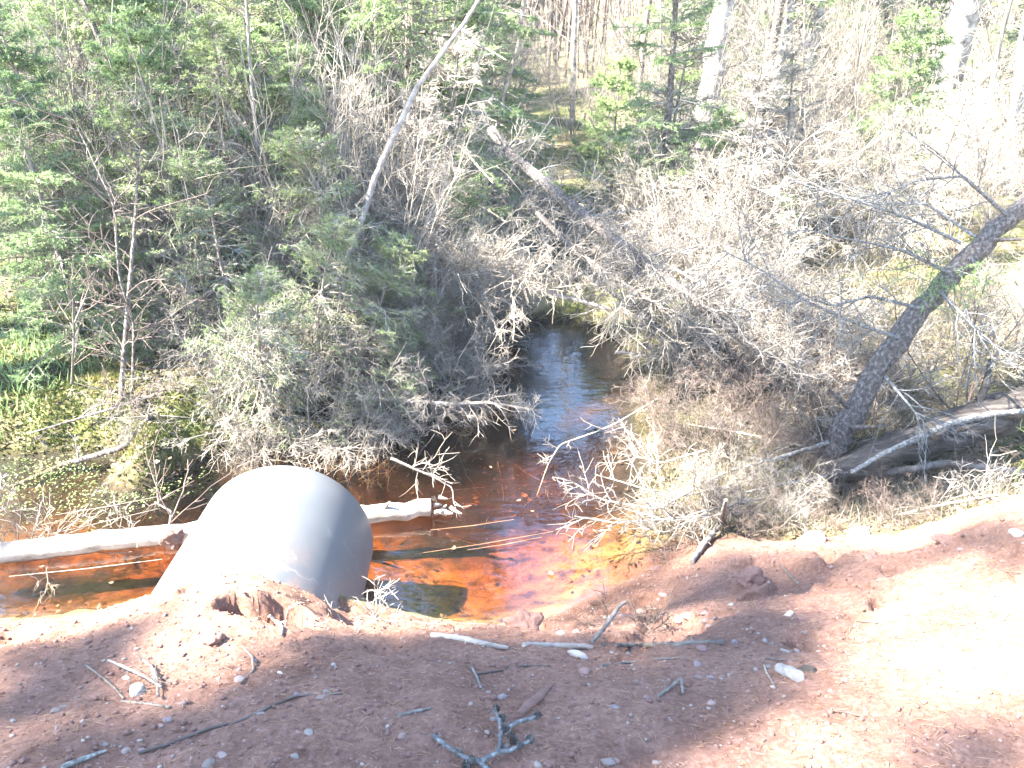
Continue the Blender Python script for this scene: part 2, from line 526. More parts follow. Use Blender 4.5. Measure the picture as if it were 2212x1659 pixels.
# ------------------------------------------------------------------ terrain
ZW = -1.04
PTS = [
 # bank crest, left to right (pixel u, v and height)
 (0, 1359, -.50), (120, 1352, -.50), (250, 1335, -.47), (330, 1293, -.50), (400, 1268, -.40), (470, 1249, -.33), (600, 1262, -.33), (540, 1285, -.28), (500, 1330, -.25), (600, 1340, -.27), (640, 1300, -.33), (700, 1342, -.46),
 (850, 1363, -.45), (1000, 1376, -.42), (1090, 1362, -.50),
 # bank slope
 (60, 1450, -.24), (300, 1400, -.24), (300, 1500, -.12), (600, 1400, -.24), (600, 1480, -.14), (900, 1440, -.22), (1200, 1430, -.26),
 (100, 1600, -.03), (500, 1600, -.02), (1000, 1600, -.02), (1500, 1600, -.02), (1900, 1620, .0), (1300, 1400, -.38), (1500, 1420, -.30),
 (1600, 1500, -.14), (1800, 1450, -.16), (2000, 1450, -.06), (2150, 1500, .0),
 # shelf running down into the water on the right
 (1150, 1338, -1.02), (1300, 1290, -1.04), (1370, 1240, -1.05), (1430, 1200, -1.03), (1300, 1345, -.72), (1450, 1290, -.80), (1420, 1340, -.60),
 (1600, 1300, -.55), (1520, 1200, -.86), (1620, 1180, -.83), (1750, 1185, -.72), (1900, 1190, -.60), (2050, 1130, -.46), (2212, 1072, -.27),
 (1750, 1290, -.46), (1900, 1290, -.34), (2100, 1200, -.27), (2212, 1300, -.10), (2080, 1320, -.14),
 # right bank beyond
 (1560, 1120, -.95), (1750, 1140, -.92), (1950, 1120, -.88), (1500, 1050, -.93), (1440, 960, -.94), (1390, 1000, -1.03), (1420, 1100, -1.04), (1600, 950, -.87),
 (1350, 930, -1.06), (1400, 860, -1.02), (1440, 780, -.93), (1800, 950, -.85), (2100, 1000, -.85), (1900, 800, -.78), (1650, 800, -.82), (1900, 650, -.72),
 (1600, 650, -.75), (1350, 650, -.82), (1450, 540, -.70), (2150, 750, -.75), (2200, 900, -.82),
 # stream bed
 (900, 1250, -1.30), (1050, 1250, -1.32), (1150, 1180, -1.32), (1250, 1150, -1.24), (1330, 1120, -1.14), (1000, 1330, -1.24), (1200, 1050, -1.30), (1050, 1050, -1.30),
 (1200, 930, -1.27), (1150, 850, -1.25), (1280, 830, -1.2), (1150, 760, -1.22), (1050, 760, -1.18), (1230, 730, -1.16),
 (950, 1150, -1.3), (850, 1050, -1.25), (600, 1120, -1.28), (300, 1250, -1.32), (100, 1250, -1.30), (100, 1310, -1.25), (300, 1180, -1.25), (0, 1180, -1.20), (200, 1100, -1.13), (50, 1080, -1.12),
 (400, 1080, -1.2), (450, 1040, -1.14),
 # left bank
 (250, 1015, -1.11), (50, 1020, -1.10), (150, 975, -1.05), (340, 955, -.80), (345, 1005, -.95), (300, 930, -.80), (400, 945, -.92), (390, 880, -.74), (330, 870, -.72), (100, 900, -.84), (60, 950, -.98), (50, 800, -.68), (250, 860, -.72), (330, 790, -.85),
 (560, 940, -1.0), (750, 960, -1.12), (850, 860, -.98), (650, 820, -.85), (700, 700, -.74), (950, 800, -1.08), (1000, 700, -.96), (1120, 660, -.90), (1260, 690, -1.0),
 (400, 600, -.60), (800, 560, -.68), (100, 600, -.50), (1150, 560, -.74),
]
CXY = [tuple(pz(*p)) for p in PTS]
CXY += [(x, y, z) for x in (-5, -2.5, 0, 2.5, 5) for (y, z) in ((-5, 0.0), (-2, 0.02), (0, 0.0), (0.7, 0.02))]
CXY += [(-3.2, 1.6, -.12), (-4.5, 2.2, -.35), (-4.5, 3.4, -1.2), (-6.5, 3.3, -1.2), (-4.5, 5.0, -.75), (-7, 5.5, -.5), (-6, 2.0, -.3), (3.0, 2.0, 0.02), (4.2, 2.6, 0.0), (3.2, 3.2, -.45), (4.4, 4.2, -.8), (5.5, 6, -.7), (7, 3, -.1)]
CXY += [(x, y, z + 0.03 * abs(x)) for (y, z) in ((10.5, -.62), (15, -.35), (22, .05), (34, .7), (60, 2.2)) for x in (-24, -12, -5, 0, 5, 12, 24)]
CXY += [(-24, 0, 0.2), (24, 0, 0.2), (-24, 5, 0.1), (24, 5, 0.1), (0, -20, 0), (-24, -20, 0), (24, -20, 0)]
CXY = np.array(CXY)
def _tps(r2):
    return np.where(r2 > 1e-12, 0.5 * r2 * np.log(np.maximum(r2, 1e-12)), 0)
_n = len(CXY)
_K = _tps(((CXY[:, None, :2] - CXY[None, :, :2]) ** 2).sum(-1)) + np.eye(_n) * 0.02
_Pm = np.c_[np.ones(_n), CXY[:, :2]]
_A = np.block([[_K, _Pm], [_Pm.T, np.zeros((3, 3))]])
_W = np.linalg.solve(_A, np.r_[CXY[:, 2], 0, 0, 0])

EDGE_X = np.array([-9, -2.6, -1.7, -1.2, -.6, -.1, .25, .55, .9, 1.35, 1.8, 2.15, 2.7, 4.5, 9])
EDGE_Y = np.array([2.3, 2.42, 2.60, 2.78, 2.72, 2.8, 3.15, 3.55, 3.60, 3.45, 3.24, 3.05, 2.95, 2.9, 2.7])
HOLLOW = pz(580, 1322, -.30)
HOLE = pz(350, 815, -.80)
def soilmask(x, y):
    e = np.interp(x, EDGE_X, EDGE_Y) + 0.10 * vnoise(np.stack([x * 4, y * 4, 0 * x], -1), 5)
    return np.clip((e - y) / 0.14 + 0.5, 0, 1)
def G(x, y, fine=True):
    x, y = np.broadcast_arrays(np.asarray(x, float), np.asarray(y, float))
    sh = x.shape
    x, y = x.ravel(), y.ravel()
    out = np.empty(len(x))
    for i in range(0, len(x), 20000):
        a, b = x[i:i + 20000], y[i:i + 20000]
        r2 = (a[:, None] - CXY[None, :, 0]) ** 2 + (b[:, None] - CXY[None, :, 1]) ** 2
        out[i:i + 20000] = _tps(r2) @ _W[:_n] + _W[_n] + _W[_n + 1] * a + _W[_n + 2] * b
    if fine:
        p = np.stack([x, y, 0 * x], -1)
        dm = soilmask(x, y)
        big = 0.035 * fbm(p * 2.4, 3, 11) + 0.012 * fbm(p * 9, 3, 12)
        dirt = 0.022 * fbm(p * 3.5, 3, 21) + 0.010 * np.abs(fbm(p * 11, 3, 22)) + 0.005 * fbm(p * 34, 2, 23)
        # sharp little erosion steps near the crest of the bank
        er = np.clip(fbm(p * 5.0, 2, 24) - 0.25, 0, 1) * np.clip((y - 1.9) / 0.5, 0, 1)
        dirt = dirt - 0.05 * np.clip(er * 6, 0, 1)
        wet = np.clip((ZW + 0.02 - out) / 0.10, 0, 1)
        out = out + (dirt * dm + big * (1 - dm)) * (1 - 0.65 * wet)
        # washed-out hollow in the fill over the pipe
        hx, hy = (x - HOLLOW[0]) / 0.17, (y - HOLLOW[1]) / 0.085
        hr = np.sqrt(hx * hx + hy * hy) + 0.28 * vnoise(p * 14, 31)
        out = out - 0.15 * np.clip((1.0 - hr) / 0.14, 0, 1)
        hx, hy = (x - HOLE[0]) / 0.26, (y - HOLE[1]) / 0.22
        hr = np.sqrt(hx * hx + hy * hy) + 0.25 * vnoise(p * 9, 33)
        out = out - 0.42 * np.clip((1.0 - hr) / 0.25, 0, 1)
        far = np.clip((np.hypot(x, y - 4) - 9) / 8, 0, 1)
        out = out + far * 0.25 * fbm(p * 0.35, 3, 41)
    return out.reshape(sh)

def pg(u, v):
    """where the ray of pixel (u, v) meets the ground"""
    r = ray(u, v)
    t = np.geomspace(0.6, 70, 700)
    P = np.array([0, 0, CAMZ])[None] + t[:, None] * r[None]
    d = P[:, 2] - G(P[:, 0], P[:, 1])
    k = np.argmax(d < 0)
    if d[k] >= 0:
        return P[-1]
    f = d[k - 1] / (d[k - 1] - d[k])
    return P[k - 1] * (1 - f) + P[k] * f
def gpt(x, y, dz=0.0):
    return np.array([x, y, float(G(np.array([x]), np.array([y]))[0]) + dz])

def axis(segs):
    out = []
    for a, b, s in segs:
        n = max(2, int(round((b - a) / s)))
        out += list(np.linspace(a, b, n, endpoint=False))
    out.append(segs[-1][1])
    return np.array(out)
gx = axis([(-60, -24, 4), (-24, -8, 0.8), (-8, -3.2, .12), (-3.2, -2.2, .03), (-2.2, 2.4, .016), (2.4, 3.4, .03), (3.4, 8, .12), (8, 24, .8), (24, 60, 4)])
gy = axis([(-20, -3, 2), (-3, 0.8, .2), (0.8, 3.4, .016), (3.4, 5.5, .035), (5.5, 9, .08), (9, 16, .2), (16, 32, .6), (32, 90, 4)])
X, Y = np.meshgrid(gx, gy)
Z = G(X, Y)
nx, ny = len(gx), len(gy)
ii = np.arange(ny - 1)[:, None] * nx + np.arange(nx - 1)[None]
gq = np.stack([ii, ii + 1, ii + nx + 1, ii + nx], -1).reshape(-1, 4)
gmb = MB()
gmb.add(np.stack([X, Y, Z], -1), gq)
ground = gmb.build("ground", M_GROUND)
tag(ground, kind="structure")
sm = soilmask(X.ravel(), Y.ravel())
bedm = np.clip((ZW + 0.015 - Z.ravel()) / 0.05, 0, 1)
ca = ground.data.color_attributes.new("soil_shade", 'FLOAT_COLOR', 'POINT')
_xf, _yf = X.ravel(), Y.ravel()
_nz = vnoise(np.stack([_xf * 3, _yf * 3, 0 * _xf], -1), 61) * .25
bed_shade = np.clip(np.maximum((_yf + _nz - 3.78) / .35, np.minimum((-.75 - _xf + _nz) / .2, .42)), 0, 1)  # painted shade mask: bed darkened upstream and, more weakly, in the left pool
cc = np.stack([sm, bedm * np.clip(1 - sm + np.clip((ZW - 0.09 - Z.ravel()) / 0.10, 0, 1), 0, 1), bed_shade, 0 * sm + 1], -1).astype(np.float32)
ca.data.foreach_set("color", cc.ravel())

wmb = MB()
x0, x1, y0, y1, zb = -20.0, 9.0, 1.5, 9.5, -2.2
wmb.add([(x0, y0, zb), (x1, y0, zb), (x1, y1, zb), (x0, y1, zb), (x0, y0, ZW), (x1, y0, ZW), (x1, y1, ZW), (x0, y1, ZW)],
        [(0, 3, 2, 1), (4, 5, 6, 7), (0, 1, 5, 4), (1, 2, 6, 5), (2, 3, 7, 6), (3, 0, 4, 7)])
water = wmb.build("water", M_WATER, smooth=False)
tag(water, kind="structure")

# ------------------------------------------------------------------ culvert pipe
def make_pipe():
    c = pz(622, 1168, -.89)
    ax = nrm(ray(1030, 170))
    R, th, Lp = 0.44, 0.05, 2.3
    k = 96
    e1 = nrm(np.cross(ax, [0, 0, 1]))
    e2 = np.cross(e1, ax)
    prof = [(0.004, R - th), (0.0, R - th + 0.006), (0.0, R - 0.012), (-0.005, R - 0.004), (-0.016, R)]
    prof += [(-s, R) for s in np.linspace(0.07, Lp, 40)]
    prof = [(-Lp, R - th)] + [(-s, R - th) for s in np.linspace(Lp - 0.1, 0.03, 20)] + prof
    a = np.arange(k) * 2 * math.pi / k
    rows = []
    for s, r in prof:
        wob = 1 + 0.004 * np.sin(2 * a + s)
        pts = c + ax * s + (r * wob)[:, None] * (np.cos(a)[:, None] * e1 + np.sin(a)[:, None] * e2)
        rows.append(pts)
    v = np.array(rows)
    n = len(prof)
    i = np.arange(n - 1)[:, None] * k
    j = np.arange(k)[None]
    j2 = (j + 1) % k
    q = np.stack([i + j, i + j2, i + k + j2, i + k + j], -1).reshape(-1, 4)
    q = np.concatenate([q, np.stack([(n - 1) * k + j[0], (n - 1) * k + j2[0], j2[0], j[0]], -1)])
    mb = MB()
    mb.add(v, q)
    o = mb.build("culvert_pipe", M_PIPE)
    tag(o, "smooth grey culvert pipe with white scrapes coming out of the red dirt bank", "culvert")
    return c, ax
PIPE_C, PIPE_AX = make_pipe()

# ------------------------------------------------------------------ plant builders (each returns meshes)
def spruce_parts(seed, H, r0, L0, M, tw, sub, npn, nl, nw, nm, wm=None, start=.10, droop=.10, bow=0.03, dens=1.0, power=.75, tm=None):
    rng = np.random.default_rng(seed)
    trunk = curves(np.zeros((1, 3)), np.array([[rng.normal() * .03, rng.normal() * .03, 1]]), np.array([H]), 14, bow, 0.02, rng)
    tr = np.linspace(1, 0.08, 14) ** 0.8 * r0
    mt = MB()
    tubes(mt, trunk, tr[None], 9, 0)
    mc = MB()
    t = np.sort(rng.uniform(start, .97, M))
    lay = np.round(t * H / 0.22) * 0.22 / H
    t = np.clip(t * .45 + lay * .55, start, .985)
    f = t * 13
    i = np.minimum(f.astype(int), 12)
    s = trunk[0, i] * (1 - (f - i))[:, None] + trunk[0, i + 1] * (f - i)[:, None]
    az = np.arange(M) * 2.4 + rng.normal(size=M) * .4
    el = np.radians(-12 + 52 * t + rng.normal(size=M) * 9)
    d = np.stack([np.cos(az) * np.cos(el), np.sin(az) * np.cos(el), np.sin(el)], -1)
    L = (L0 * (1 - t) ** power + 0.10) * rng.uniform(.55, 1.12, M)
    g = -droop * (1 - t)
    B = curves(s, d, L, 7, .07, g, rng)
    tubes(mc, B, np.linspace(1, .25, 7)[None] * (r0 * .16 + L * .006)[:, None], 3, 0)
    s2, d2, t2, par = spawn(B, tw, .12, 1.0, .7, 1.15, rng, flat=.75)
    L2 = (L[par] * .46 * (1.08 - t2) + .05) * rng.uniform(.6, 1.2, len(t2))
    T = curves(s2, d2, L2, 4, .10, -.05, rng)
    tubes(mc, T, np.array([.0030, .0025, .002, .0012])[None], 3, 0)
    s3, d3, t3, par3 = spawn(T, sub, .25, .95, .6, 1.0, rng, flat=.6)
    L3 = L2[par3] * .5 * rng.uniform(.5, 1.1, len(t3)) + .02
    S = curves(s3, d3, L3, 3, .08, -.04, rng)
    tubes(mc, S, np.array([.0018, .0014, .0008])[None], 3, 0)
    if npn:
        keep = rng.uniform(size=len(T)) < dens
        needles(mc, T[keep], npn, nl, nw, rng)
        keep = rng.uniform(size=len(S)) < dens
        needles(mc, S[keep], max(3, int(npn * .6)), nl, nw, rng, 0.0)
        needles(mc, B, npn, nl, nw, rng, .45)
    return mt.mesh("trunk", [tm or M_BARK]), mc.mesh("crown", [wm or M_TWIG, nm], smooth=False)

def tree_thing(name, meshes, loc, rot=(0, 0, 0), scale=1.0, quat=None):
    o = empty(name, loc)
    if quat is not None:
        o.rotation_mode = 'QUATERNION'
        o.rotation_quaternion = quat
    else:
        o.rotation_euler = rot
    o.scale = (scale, scale, scale) if not isinstance(scale, (tuple, list)) else scale
    for me in meshes:
        c = bpy.data.objects.new(me.name.split('.')[0], me)
        COL.objects.link(c)
        c.parent = o
    return o

def shrub_parts(seed, H, stems, br, tw, spread, r, wob=.12, up=.03, tilt=None, sub=0, tr=1.0):
    rng = np.random.default_rng(seed)
    az = rng.uniform(0, 2 * math.pi, stems)
    ti = np.abs(rng.normal(size=stems)) * spread
    d = np.stack([np.cos(az) * np.sin(ti), np.sin(az) * np.sin(ti), np.cos(ti)], -1)
    if tilt is not None:
        d = d + np.array(tilt)
    st = np.stack([np.cos(az), np.sin(az), 0 * az], -1) * rng.uniform(0, .12, (stems, 1))
    st[:, 2] -= 0.05
    L = H * rng.uniform(.55, 1.1, stems)
    A = curves(st, d, L, 9, wob * .7, up, rng)
    ma, mt = MB(), MB()
    rr = r * rng.uniform(.6, 1.2, stems)
    tubes(ma, A, np.linspace(1, .3, 9)[None] * rr[:, None], 5, 0)
    s, dd, t, par = spawn(A, br, .18, .98, .4, 1.0, rng)
    L2 = L[par] * (.42 * (1.1 - t)) * rng.uniform(.5, 1.3, len(t)) + .06
    B = curves(s, dd, L2, 6, wob * 1.3, up, rng)
    tubes(mt, B, np.linspace(1, .35, 6)[None] * (rr[par] * .34 * tr + .0008)[:, None], 3, 0)
    s, dd, t, par2 = spawn(B, tw, .15, 1.0, .4, 1.1, rng)
    L3 = L2[par2] * .48 * rng.uniform(.4, 1.2, len(t)) + .03
    C = curves(s, dd, L3, 4, wob * 1.5, up, rng)
    tubes(mt, C, np.array([.0022, .0019, .0016, .0010])[None] * tr * (1 + 0 * L3)[:, None], 3, 0)
    if sub:
        s, dd, t, par3 = spawn(C, sub, .2, 1.0, .5, 1.1, rng)
        D = curves(s, dd, L3[par3] * .5 * rng.uniform(.4, 1.2, len(t)) + .015, 3, wob * 1.5, up, rng)
        tubes(mt, D, np.array([.0014, .0012, .0008])[None] * np.ones((len(t), 1)), 3, 0)
    return ma, mt

def shrub_mesh(name, *a, m=None, m2=None, **k):
    ma, mt = shrub_parts(*a, **k)
    return ma.mesh("stems", [m or M_TWIG]), mt.mesh("twigs", [m2 or m or M_TWIG])

def sapling_mesh(seed, H, r, nb, m):
    rng = np.random.default_rng(seed)
    A = curves(np.array([[0, 0, -.1]]), np.array([[rng.normal() * .05, rng.normal() * .05, 1]]), np.array([H]), 16, .035, .015, rng)
    ma, mt = MB(), MB()
    tubes(ma, A, (np.linspace(1, .15, 16) * r)[None], 7, 0)
    s, d, t, par = spawn(A, nb, .2, .98, .5, 1.0, rng)
    d[:, 2] += .35
    L = (H * .26 * (1.1 - t)) * rng.uniform(.4, 1.2, nb) + .1
    B = curves(s, d, L, 7, .11, .03, rng)
    tubes(mt, B, np.linspace(1, .3, 7)[None] * (.003 + L * .006)[:, None], 4, 0)
    s, d, t, par = spawn(B, 6, .2, 1, .4, 1.0, rng)
    L2 = L[par] * .4 * rng.uniform(.4, 1.2, len(t)) + .05
    C = curves(s, d, L2, 5, .13, .03, rng)
    tubes(mt, C, np.linspace(.0032, .0014, 5)[None] * np.ones((len(t), 1)), 3, 0)
    s, d, t, par = spawn(C, 3, .2, 1, .4, 1.0, rng)
    D = curves(s, d, L2[par] * .5 + .03, 4, .13, .02, rng)
    tubes(mt, D, np.linspace(.002, .001, 4)[None] * np.ones((len(t), 1)), 3, 0)
    return ma.mesh("trunk", [m]), mt.mesh("crown", [M_TWIG])

def log_mb(path, radii, k=16, seed=0, amp=.12, mb=None, stubs=0):
    """a log, stick or branch: wobbly tube with broken ends, lying along path"""
    rng = np.random.default_rng(seed)
    path = np.asarray(path, float)
    d = np.r_[0, np.cumsum(np.linalg.norm(np.diff(path, axis=0), axis=1))]
    n = max(6, min(60, int(d[-1] / (np.mean(radii) * 1.4)) + 4))
    s = np.linspace(0, d[-1], n)
    # smooth the path a little
    P = np.stack([np.interp(s, d, path[:, c]) for c in range(3)], -1)
    for _ in range(2):
        P[1:-1] = P[1:-1] * .5 + (P[:-2] + P[2:]) * .25
    r0 = np.interp(s, np.linspace(0, d[-1], len(radii)), radii)
    P[1:-1] += rng.normal(size=(n - 2, 3)) * (np.mean(radii) * .10)
    mb = mb or MB()
    n0 = mb.n
    idx = len(mb.v)
    tubes(mb, P[None], r0[None], k, 0, cap=True)
    for b in range(idx, len(mb.v)):
        v = mb.v[b]
        ctr = P[np.argmin(((v[:, None, :] - P[None]) ** 2).sum(-1), 1)]
        rv = v - ctr
        f = fbm(np.c_[v[:, 0] * 1, v[:, 1], v[:, 2]] / (np.mean(radii) * 1.3), 3, seed)
        mb.v[b] = ctr + rv * (1 + amp * f)[:, None]
    for q in range(stubs):
        i = rng.integers(2, n - 2)
        tan = nrm(P[i + 1] - P[i - 1])
        pr = nrm(np.cross(tan, rng.normal(size=3)))
        pr[2] = abs(pr[2]) * .8
        L = r0[i] * rng.uniform(1.4, 3.6)
        S = curves(P[i][None], (pr + tan * .4)[None], np.array([L + r0[i]]), 4, .08, 0, rng)
        tubes(mb, S, np.array([[.30, .26, .2, .1]]) * r0[i], 6, 0)
    return mb

def stick(name, label, cat, pxs, rads, m, lift=0.0, seed=1, group=None, k=8, amp=.15, stubs=0, fan=0, fm=None):
    """a stick or log lying on the ground along a line of pixels; entries may be (u,v) on the ground or (u,v,height)"""
    P = []
    for p in pxs:
        if len(p) == 2:
            q = pg(p[0], p[1]).copy()
            q[2] += lift
        else:
            q = pz(p[0], p[1], p[2])
        P.append(q)
    P = np.array(P)
    org = P[0].copy()
    mb = log_mb(P - org, rads, k, seed, amp, stubs=stubs)
    if fan:
        rng = np.random.default_rng(seed + 7)
        Q = (P - org)[None]
        if Q.shape[1] < 3:
            Q = np.stack([np.linspace(0, 1, 5)[:, None] * (P[-1] - org)], 0)
        L = np.linalg.norm(P[-1] - org)
        s, d, t, par = spawn(Q, fan, .15, 1, .4, 1.1, rng)
        B = curves(s, d, L * .3 * rng.uniform(.4, 1.2, fan), 5, .14, -.02, rng)
        tubes(mb, B, np.linspace(1, .35, 5)[None] * np.full((fan, 1), min(rads) * .42), 4, 0)
        s, d, t, par = spawn(B, 4, .2, 1, .4, 1.1, rng)
        C = curves(s, d, L * .10 * rng.uniform(.4, 1.2, len(s)), 4, .14, -.02, rng)
        tubes(mb, C, np.linspace(1, .5, 4)[None] * np.full((len(s), 1), max(min(rads) * .22, .0012)), 3, 0)
    o = mb.build(name, m)
    o.location = org
    return tag(o, label, cat, group)

def stone_mb(seed, sx, sy, sz, ang=0.35, sub=3):
    import bmesh
    bm = bmesh.new()
    bmesh.ops.create_icosphere(bm, subdivisions=sub, radius=1.0)
    bm.verts.ensure_lookup_table()
    v = np.array([x.co[:] for x in bm.verts])
    f = np.array([[y.index for y in x.verts] for x in bm.faces])
    bm.free()
    rng = np.random.default_rng(seed)
    for _ in range(7 if ang < .45 else 13):              # knock flats off it
        n = nrm(rng.normal(size=3))
        h = rng.uniform(.62, .9) if ang < .45 else rng.uniform(.5, .8)
        dd = v @ n
        v = v - np.outer(np.clip(dd - h, 0, None) * (1 - ang * .5), n)
    v = v * (1 + .10 * fbm(v * 1.7 + seed * 3.1, 3, seed))[:, None]
    mb = MB()
    mb.add(v * np.array([sx, sy, sz]), None, f)
    return mb

def stone(name, label, u, v, w, m=None, group=None, seed=0, asp=.75, flat=.55, rz=None, cat="stone", sink=.25, ang=.35):
    p = pg(u, v)
    dep = p[1] * CP + (CAMZ - p[2]) * SP
    s = w / FPX * dep * .5
    rng = np.random.default_rng(seed + 100)
    mb = stone_mb(seed, s, s * asp, s * flat, ang)
    o = mb.build(name, m or M_STONE)
    o.location = p + np.array([0, 0, s * flat * (1 - 2 * sink) * .9])
    o.rotation_euler = (rng.normal() * .12, rng.normal() * .12, rz if rz is not None else rng.uniform(0, 3))
    return tag(o, label, cat, group)

# ================================================================== the objects
def px(p):
    x, y, z = p[0], p[1], p[2] - CAMZ
    dep = y * CP - z * SP
    return 1106 + FPX * x / dep, 829.5 - FPX * (y * SP + z * CP) / dep
def inpoly(u, v, poly):
    c, n = False, len(poly)
    for i in range(n):
        (x1, y1), (x2, y2) = poly[i], poly[(i + 1) % n]
        if (y1 > v) != (y2 > v) and u < (x2 - x1) * (v - y1) / (y2 - y1) + x1:
            c = not c
    return c
rng = np.random.default_rng(7)
PI = math.pi

# ---- the log lying in the water behind the pipe
LOGZ = ZW + 0.03
def water_log():
    a, b, c = pz(-60, 1201, LOGZ), pz(400, 1152, LOGZ), pz(930, 1096, LOGZ + .03)
    root = empty("floating_log", a)
    P = np.array([a, (a + b) / 2 + [0, 0, .004], b, (b + c) / 2, c]) - a
    log_mb(P, [.058, .056, .055, .054, .050], 20, 3, .05, stubs=5).build("log_stem", M_PALEWOOD, root)
    tag(root, "pale barkless log floating in the water behind the culvert pipe", "log")
    e = c + np.array([.04, 0, .01]) - a
    mb = MB()
    r = np.random.default_rng(4)
    s = e + r.normal(size=(9, 3)) * .035
    d = np.array([1, .1, .35]) + r.normal(size=(9, 3)) * .6
    tubes(mb, curves(s, d, r.uniform(.03, .08, 9), 4, .15, 0, r), np.array([[.014, .012, .009, .004]]) * np.ones((9, 1)), 5, 0)
    mb.build("splinter", M_PALEWOOD, root)
water_log()
def clod(label, u, v, w, z=None, seed=0, flat=.7, asp=.8, name="dirt_clod"):
    p = pg(u, v) if z is None else pz(u, v, z)
    dep = p[1] * CP + (CAMZ - p[2]) * SP
    s = w / FPX * dep * .5
    mb = stone_mb(seed, s, s * asp, s * flat, .2, 4)
    v0 = mb.v[0]
    nn = nrm(v0)
    mb.v[0] = v0 + nn * (s * .22 * fbm(v0 / s * 2.6 + seed, 4, seed + 3))[:, None]
    o = mb.build(name, M_CLOD)
    o.location = p + np.array([0, 0, s * flat * .35])
    o.rotation_euler = (0, 0, seed * 1.3)
    tag(o, label, "clod")
clod("rough red dirt clod stuck on the pale log beside the pipe", 372, 1168, 56, LOGZ + .04, 1, .8)
clod("crumbling red dirt crust above the dark hollow over the pipe", 560, 1276, 105, -.345, 2, .22, .40)
clod("low red dirt lump at the water edge right of the orange shallows", 1130, 1358, 92, None, 5, .6)
clod("soft cone shaped red dirt lump half in shade on the right bank", 1622, 1262, 66, None, 6, .8)
clod("broken red dirt block on the crest of the right bank", 1885, 1205, 44, None, 8, .3)
clod("cracked red clay ledge lump near the right frame edge", 2040, 1168, 52, None, 9, .25)
clod("red dirt lump with a dark split below the hollow", 462, 1385, 46, None, 10, .6)

# ---- leaning tree on the right and the fallen timber round it
def leaning_tree():
    b = pg(1772, 1000) + np.array([0, 0, -.06])
    pts = [b, py(1845, 890, 4.25), py(1905, 785, 4.3), py(1968, 690, 4.36), py(2060, 590, 4.45), py(2150, 495, 4.5), py(2290, 385, 4.6), py(2420, 280, 4.7)]
    root = empty("leaning_tree", b)
    P = np.array(pts) - b
    log_mb(P, [.088, .070, .064, .061, .058, .056, .054, .050], 20, 11, .16, stubs=8).build("trunk", M_DARKBARK, root)
    tag(root, "dark scaly tree trunk leaning to the right with bare side branches", "tree")
    r = np.random.default_rng(12)
    for bp in ([(2075, 525, 4.45), (1960, 470, 4.5), (1840, 430, 4.6), (1700, 388, 4.7)],
               [(2050, 590, 4.4), (1950, 540, 4.3), (1850, 520, 4.2), (1760, 500, 4.2)],
               [(2120, 520, 4.5), (2000, 440, 4.6), (1900, 440, 4.7), (1820, 430, 4.8)],
               [(1985, 665, 4.3), (1880, 640, 4.2), (1800, 660, 4.1), (1740, 645, 4.0)],
               [(1940, 730, 4.3), (1850, 700, 4.2), (1740, 650, 4.1), (1640, 580, 4.1), (1560, 540, 4.1)],
               [(2180, 470, 4.5), (2080, 380, 4.4), (1980, 390, 4.3), (1890, 430, 4.2)],
               [(2020, 620, 4.4), (2100, 700, 4.1), (2150, 780, 4.0)],
               [(1900, 800, 4.3), (1960, 870, 4.0), (2010, 930, 3.9)]):
        Q = np.array([py(*q) for q in bp]) - b
        mb = log_mb(Q, [.011, .009, .006, .003], 6, r.integers(99), .15)
        s, d, t, par = spawn(Q[None], 16, .1, 1, .5, 1.1, r)
        B = curves(s, d, r.uniform(.10, .45, 16), 6, .13, -.02, r)
        tubes(mb, B, np.linspace(.0042, .0016, 6)[None] * np.ones((16, 1)), 3, 0)
        s, d, t, par = spawn(B, 7, .15, 1, .5, 1.1, r)
        C = curves(s, d, r.uniform(.03, .16, len(s)), 4, .14, -.02, r)
        tubes(mb, C, np.linspace(.0022, .001, 4)[None] * np.ones((len(s), 1)), 3, 0)
        mb.build("branch", M_LICHEN, root)
    # a little live green near the top of the trunk
    mb = MB()
    s = np.array([py(u, v, 4.4) for u, v in ((2020, 560), (2060, 600), (1990, 600), (2100, 560), (2140, 600))]) - b
    T = curves(np.repeat(s, 5, 0), r.normal(size=(25, 3)) + [0, -.2, -.5], r.uniform(.12, .3, 25), 5, .1, -.06, r)
    tubes(mb, T, np.array([[.003, .0026, .002, .0015, .001]]) * np.ones((25, 1)), 3, 0)
    s, d, t, par = spawn(T, 6, .2, 1, .6, 1.1, r, .4)
    S = curves(s, d, r.uniform(.04, .12, len(s)), 3, .1, -.04, r)
    needles(mb, T, 26, .018, .0038, r)
    needles(mb, S, 18, .018, .0038, r, 0)
    mb.build("green_spray", [M_LICHEN, M_FIR], root, smooth=False)
leaning_tree()

def rotten_log():
    a = pg(1775, 1050) + np.array([0, 0, .08])
    b, c, e = py(1930, 985, 4.05), py(2080, 925, 4.2), py(2290, 850, 4.4)
    root = empty("rotten_log", a)
    log_mb(np.array([a, b, c, e]) - a, [.07, .095, .105, .115], 26, 21, .26, stubs=3).build("log_stem", M_ROTLOG, root)
    tag(root, "thick split brown rotten log lying under the leaning tree at right", "log")
    mb = log_mb(np.array([py(1800, 1005, 4.12), py(1920, 955, 4.2), py(2050, 905, 4.3), py(2200, 850, 4.4)]) - a, [.03, .05, .05, .04], 10, 22, .3)
    mb.build("bark_slab", M_ROTLOG, root)
rotten_log()
stick("fallen_branch", "dark curved branch arching over the rotten log", "branch",
      [(1838, 1020, -.72), (1900, 985, -.66), (1965, 955, -.60), (2050, 915, -.55), (2140, 895, -.52), (2260, 885, -.52)], [.012, .017, .02, .02, .018], M_LICHEN, seed=3)
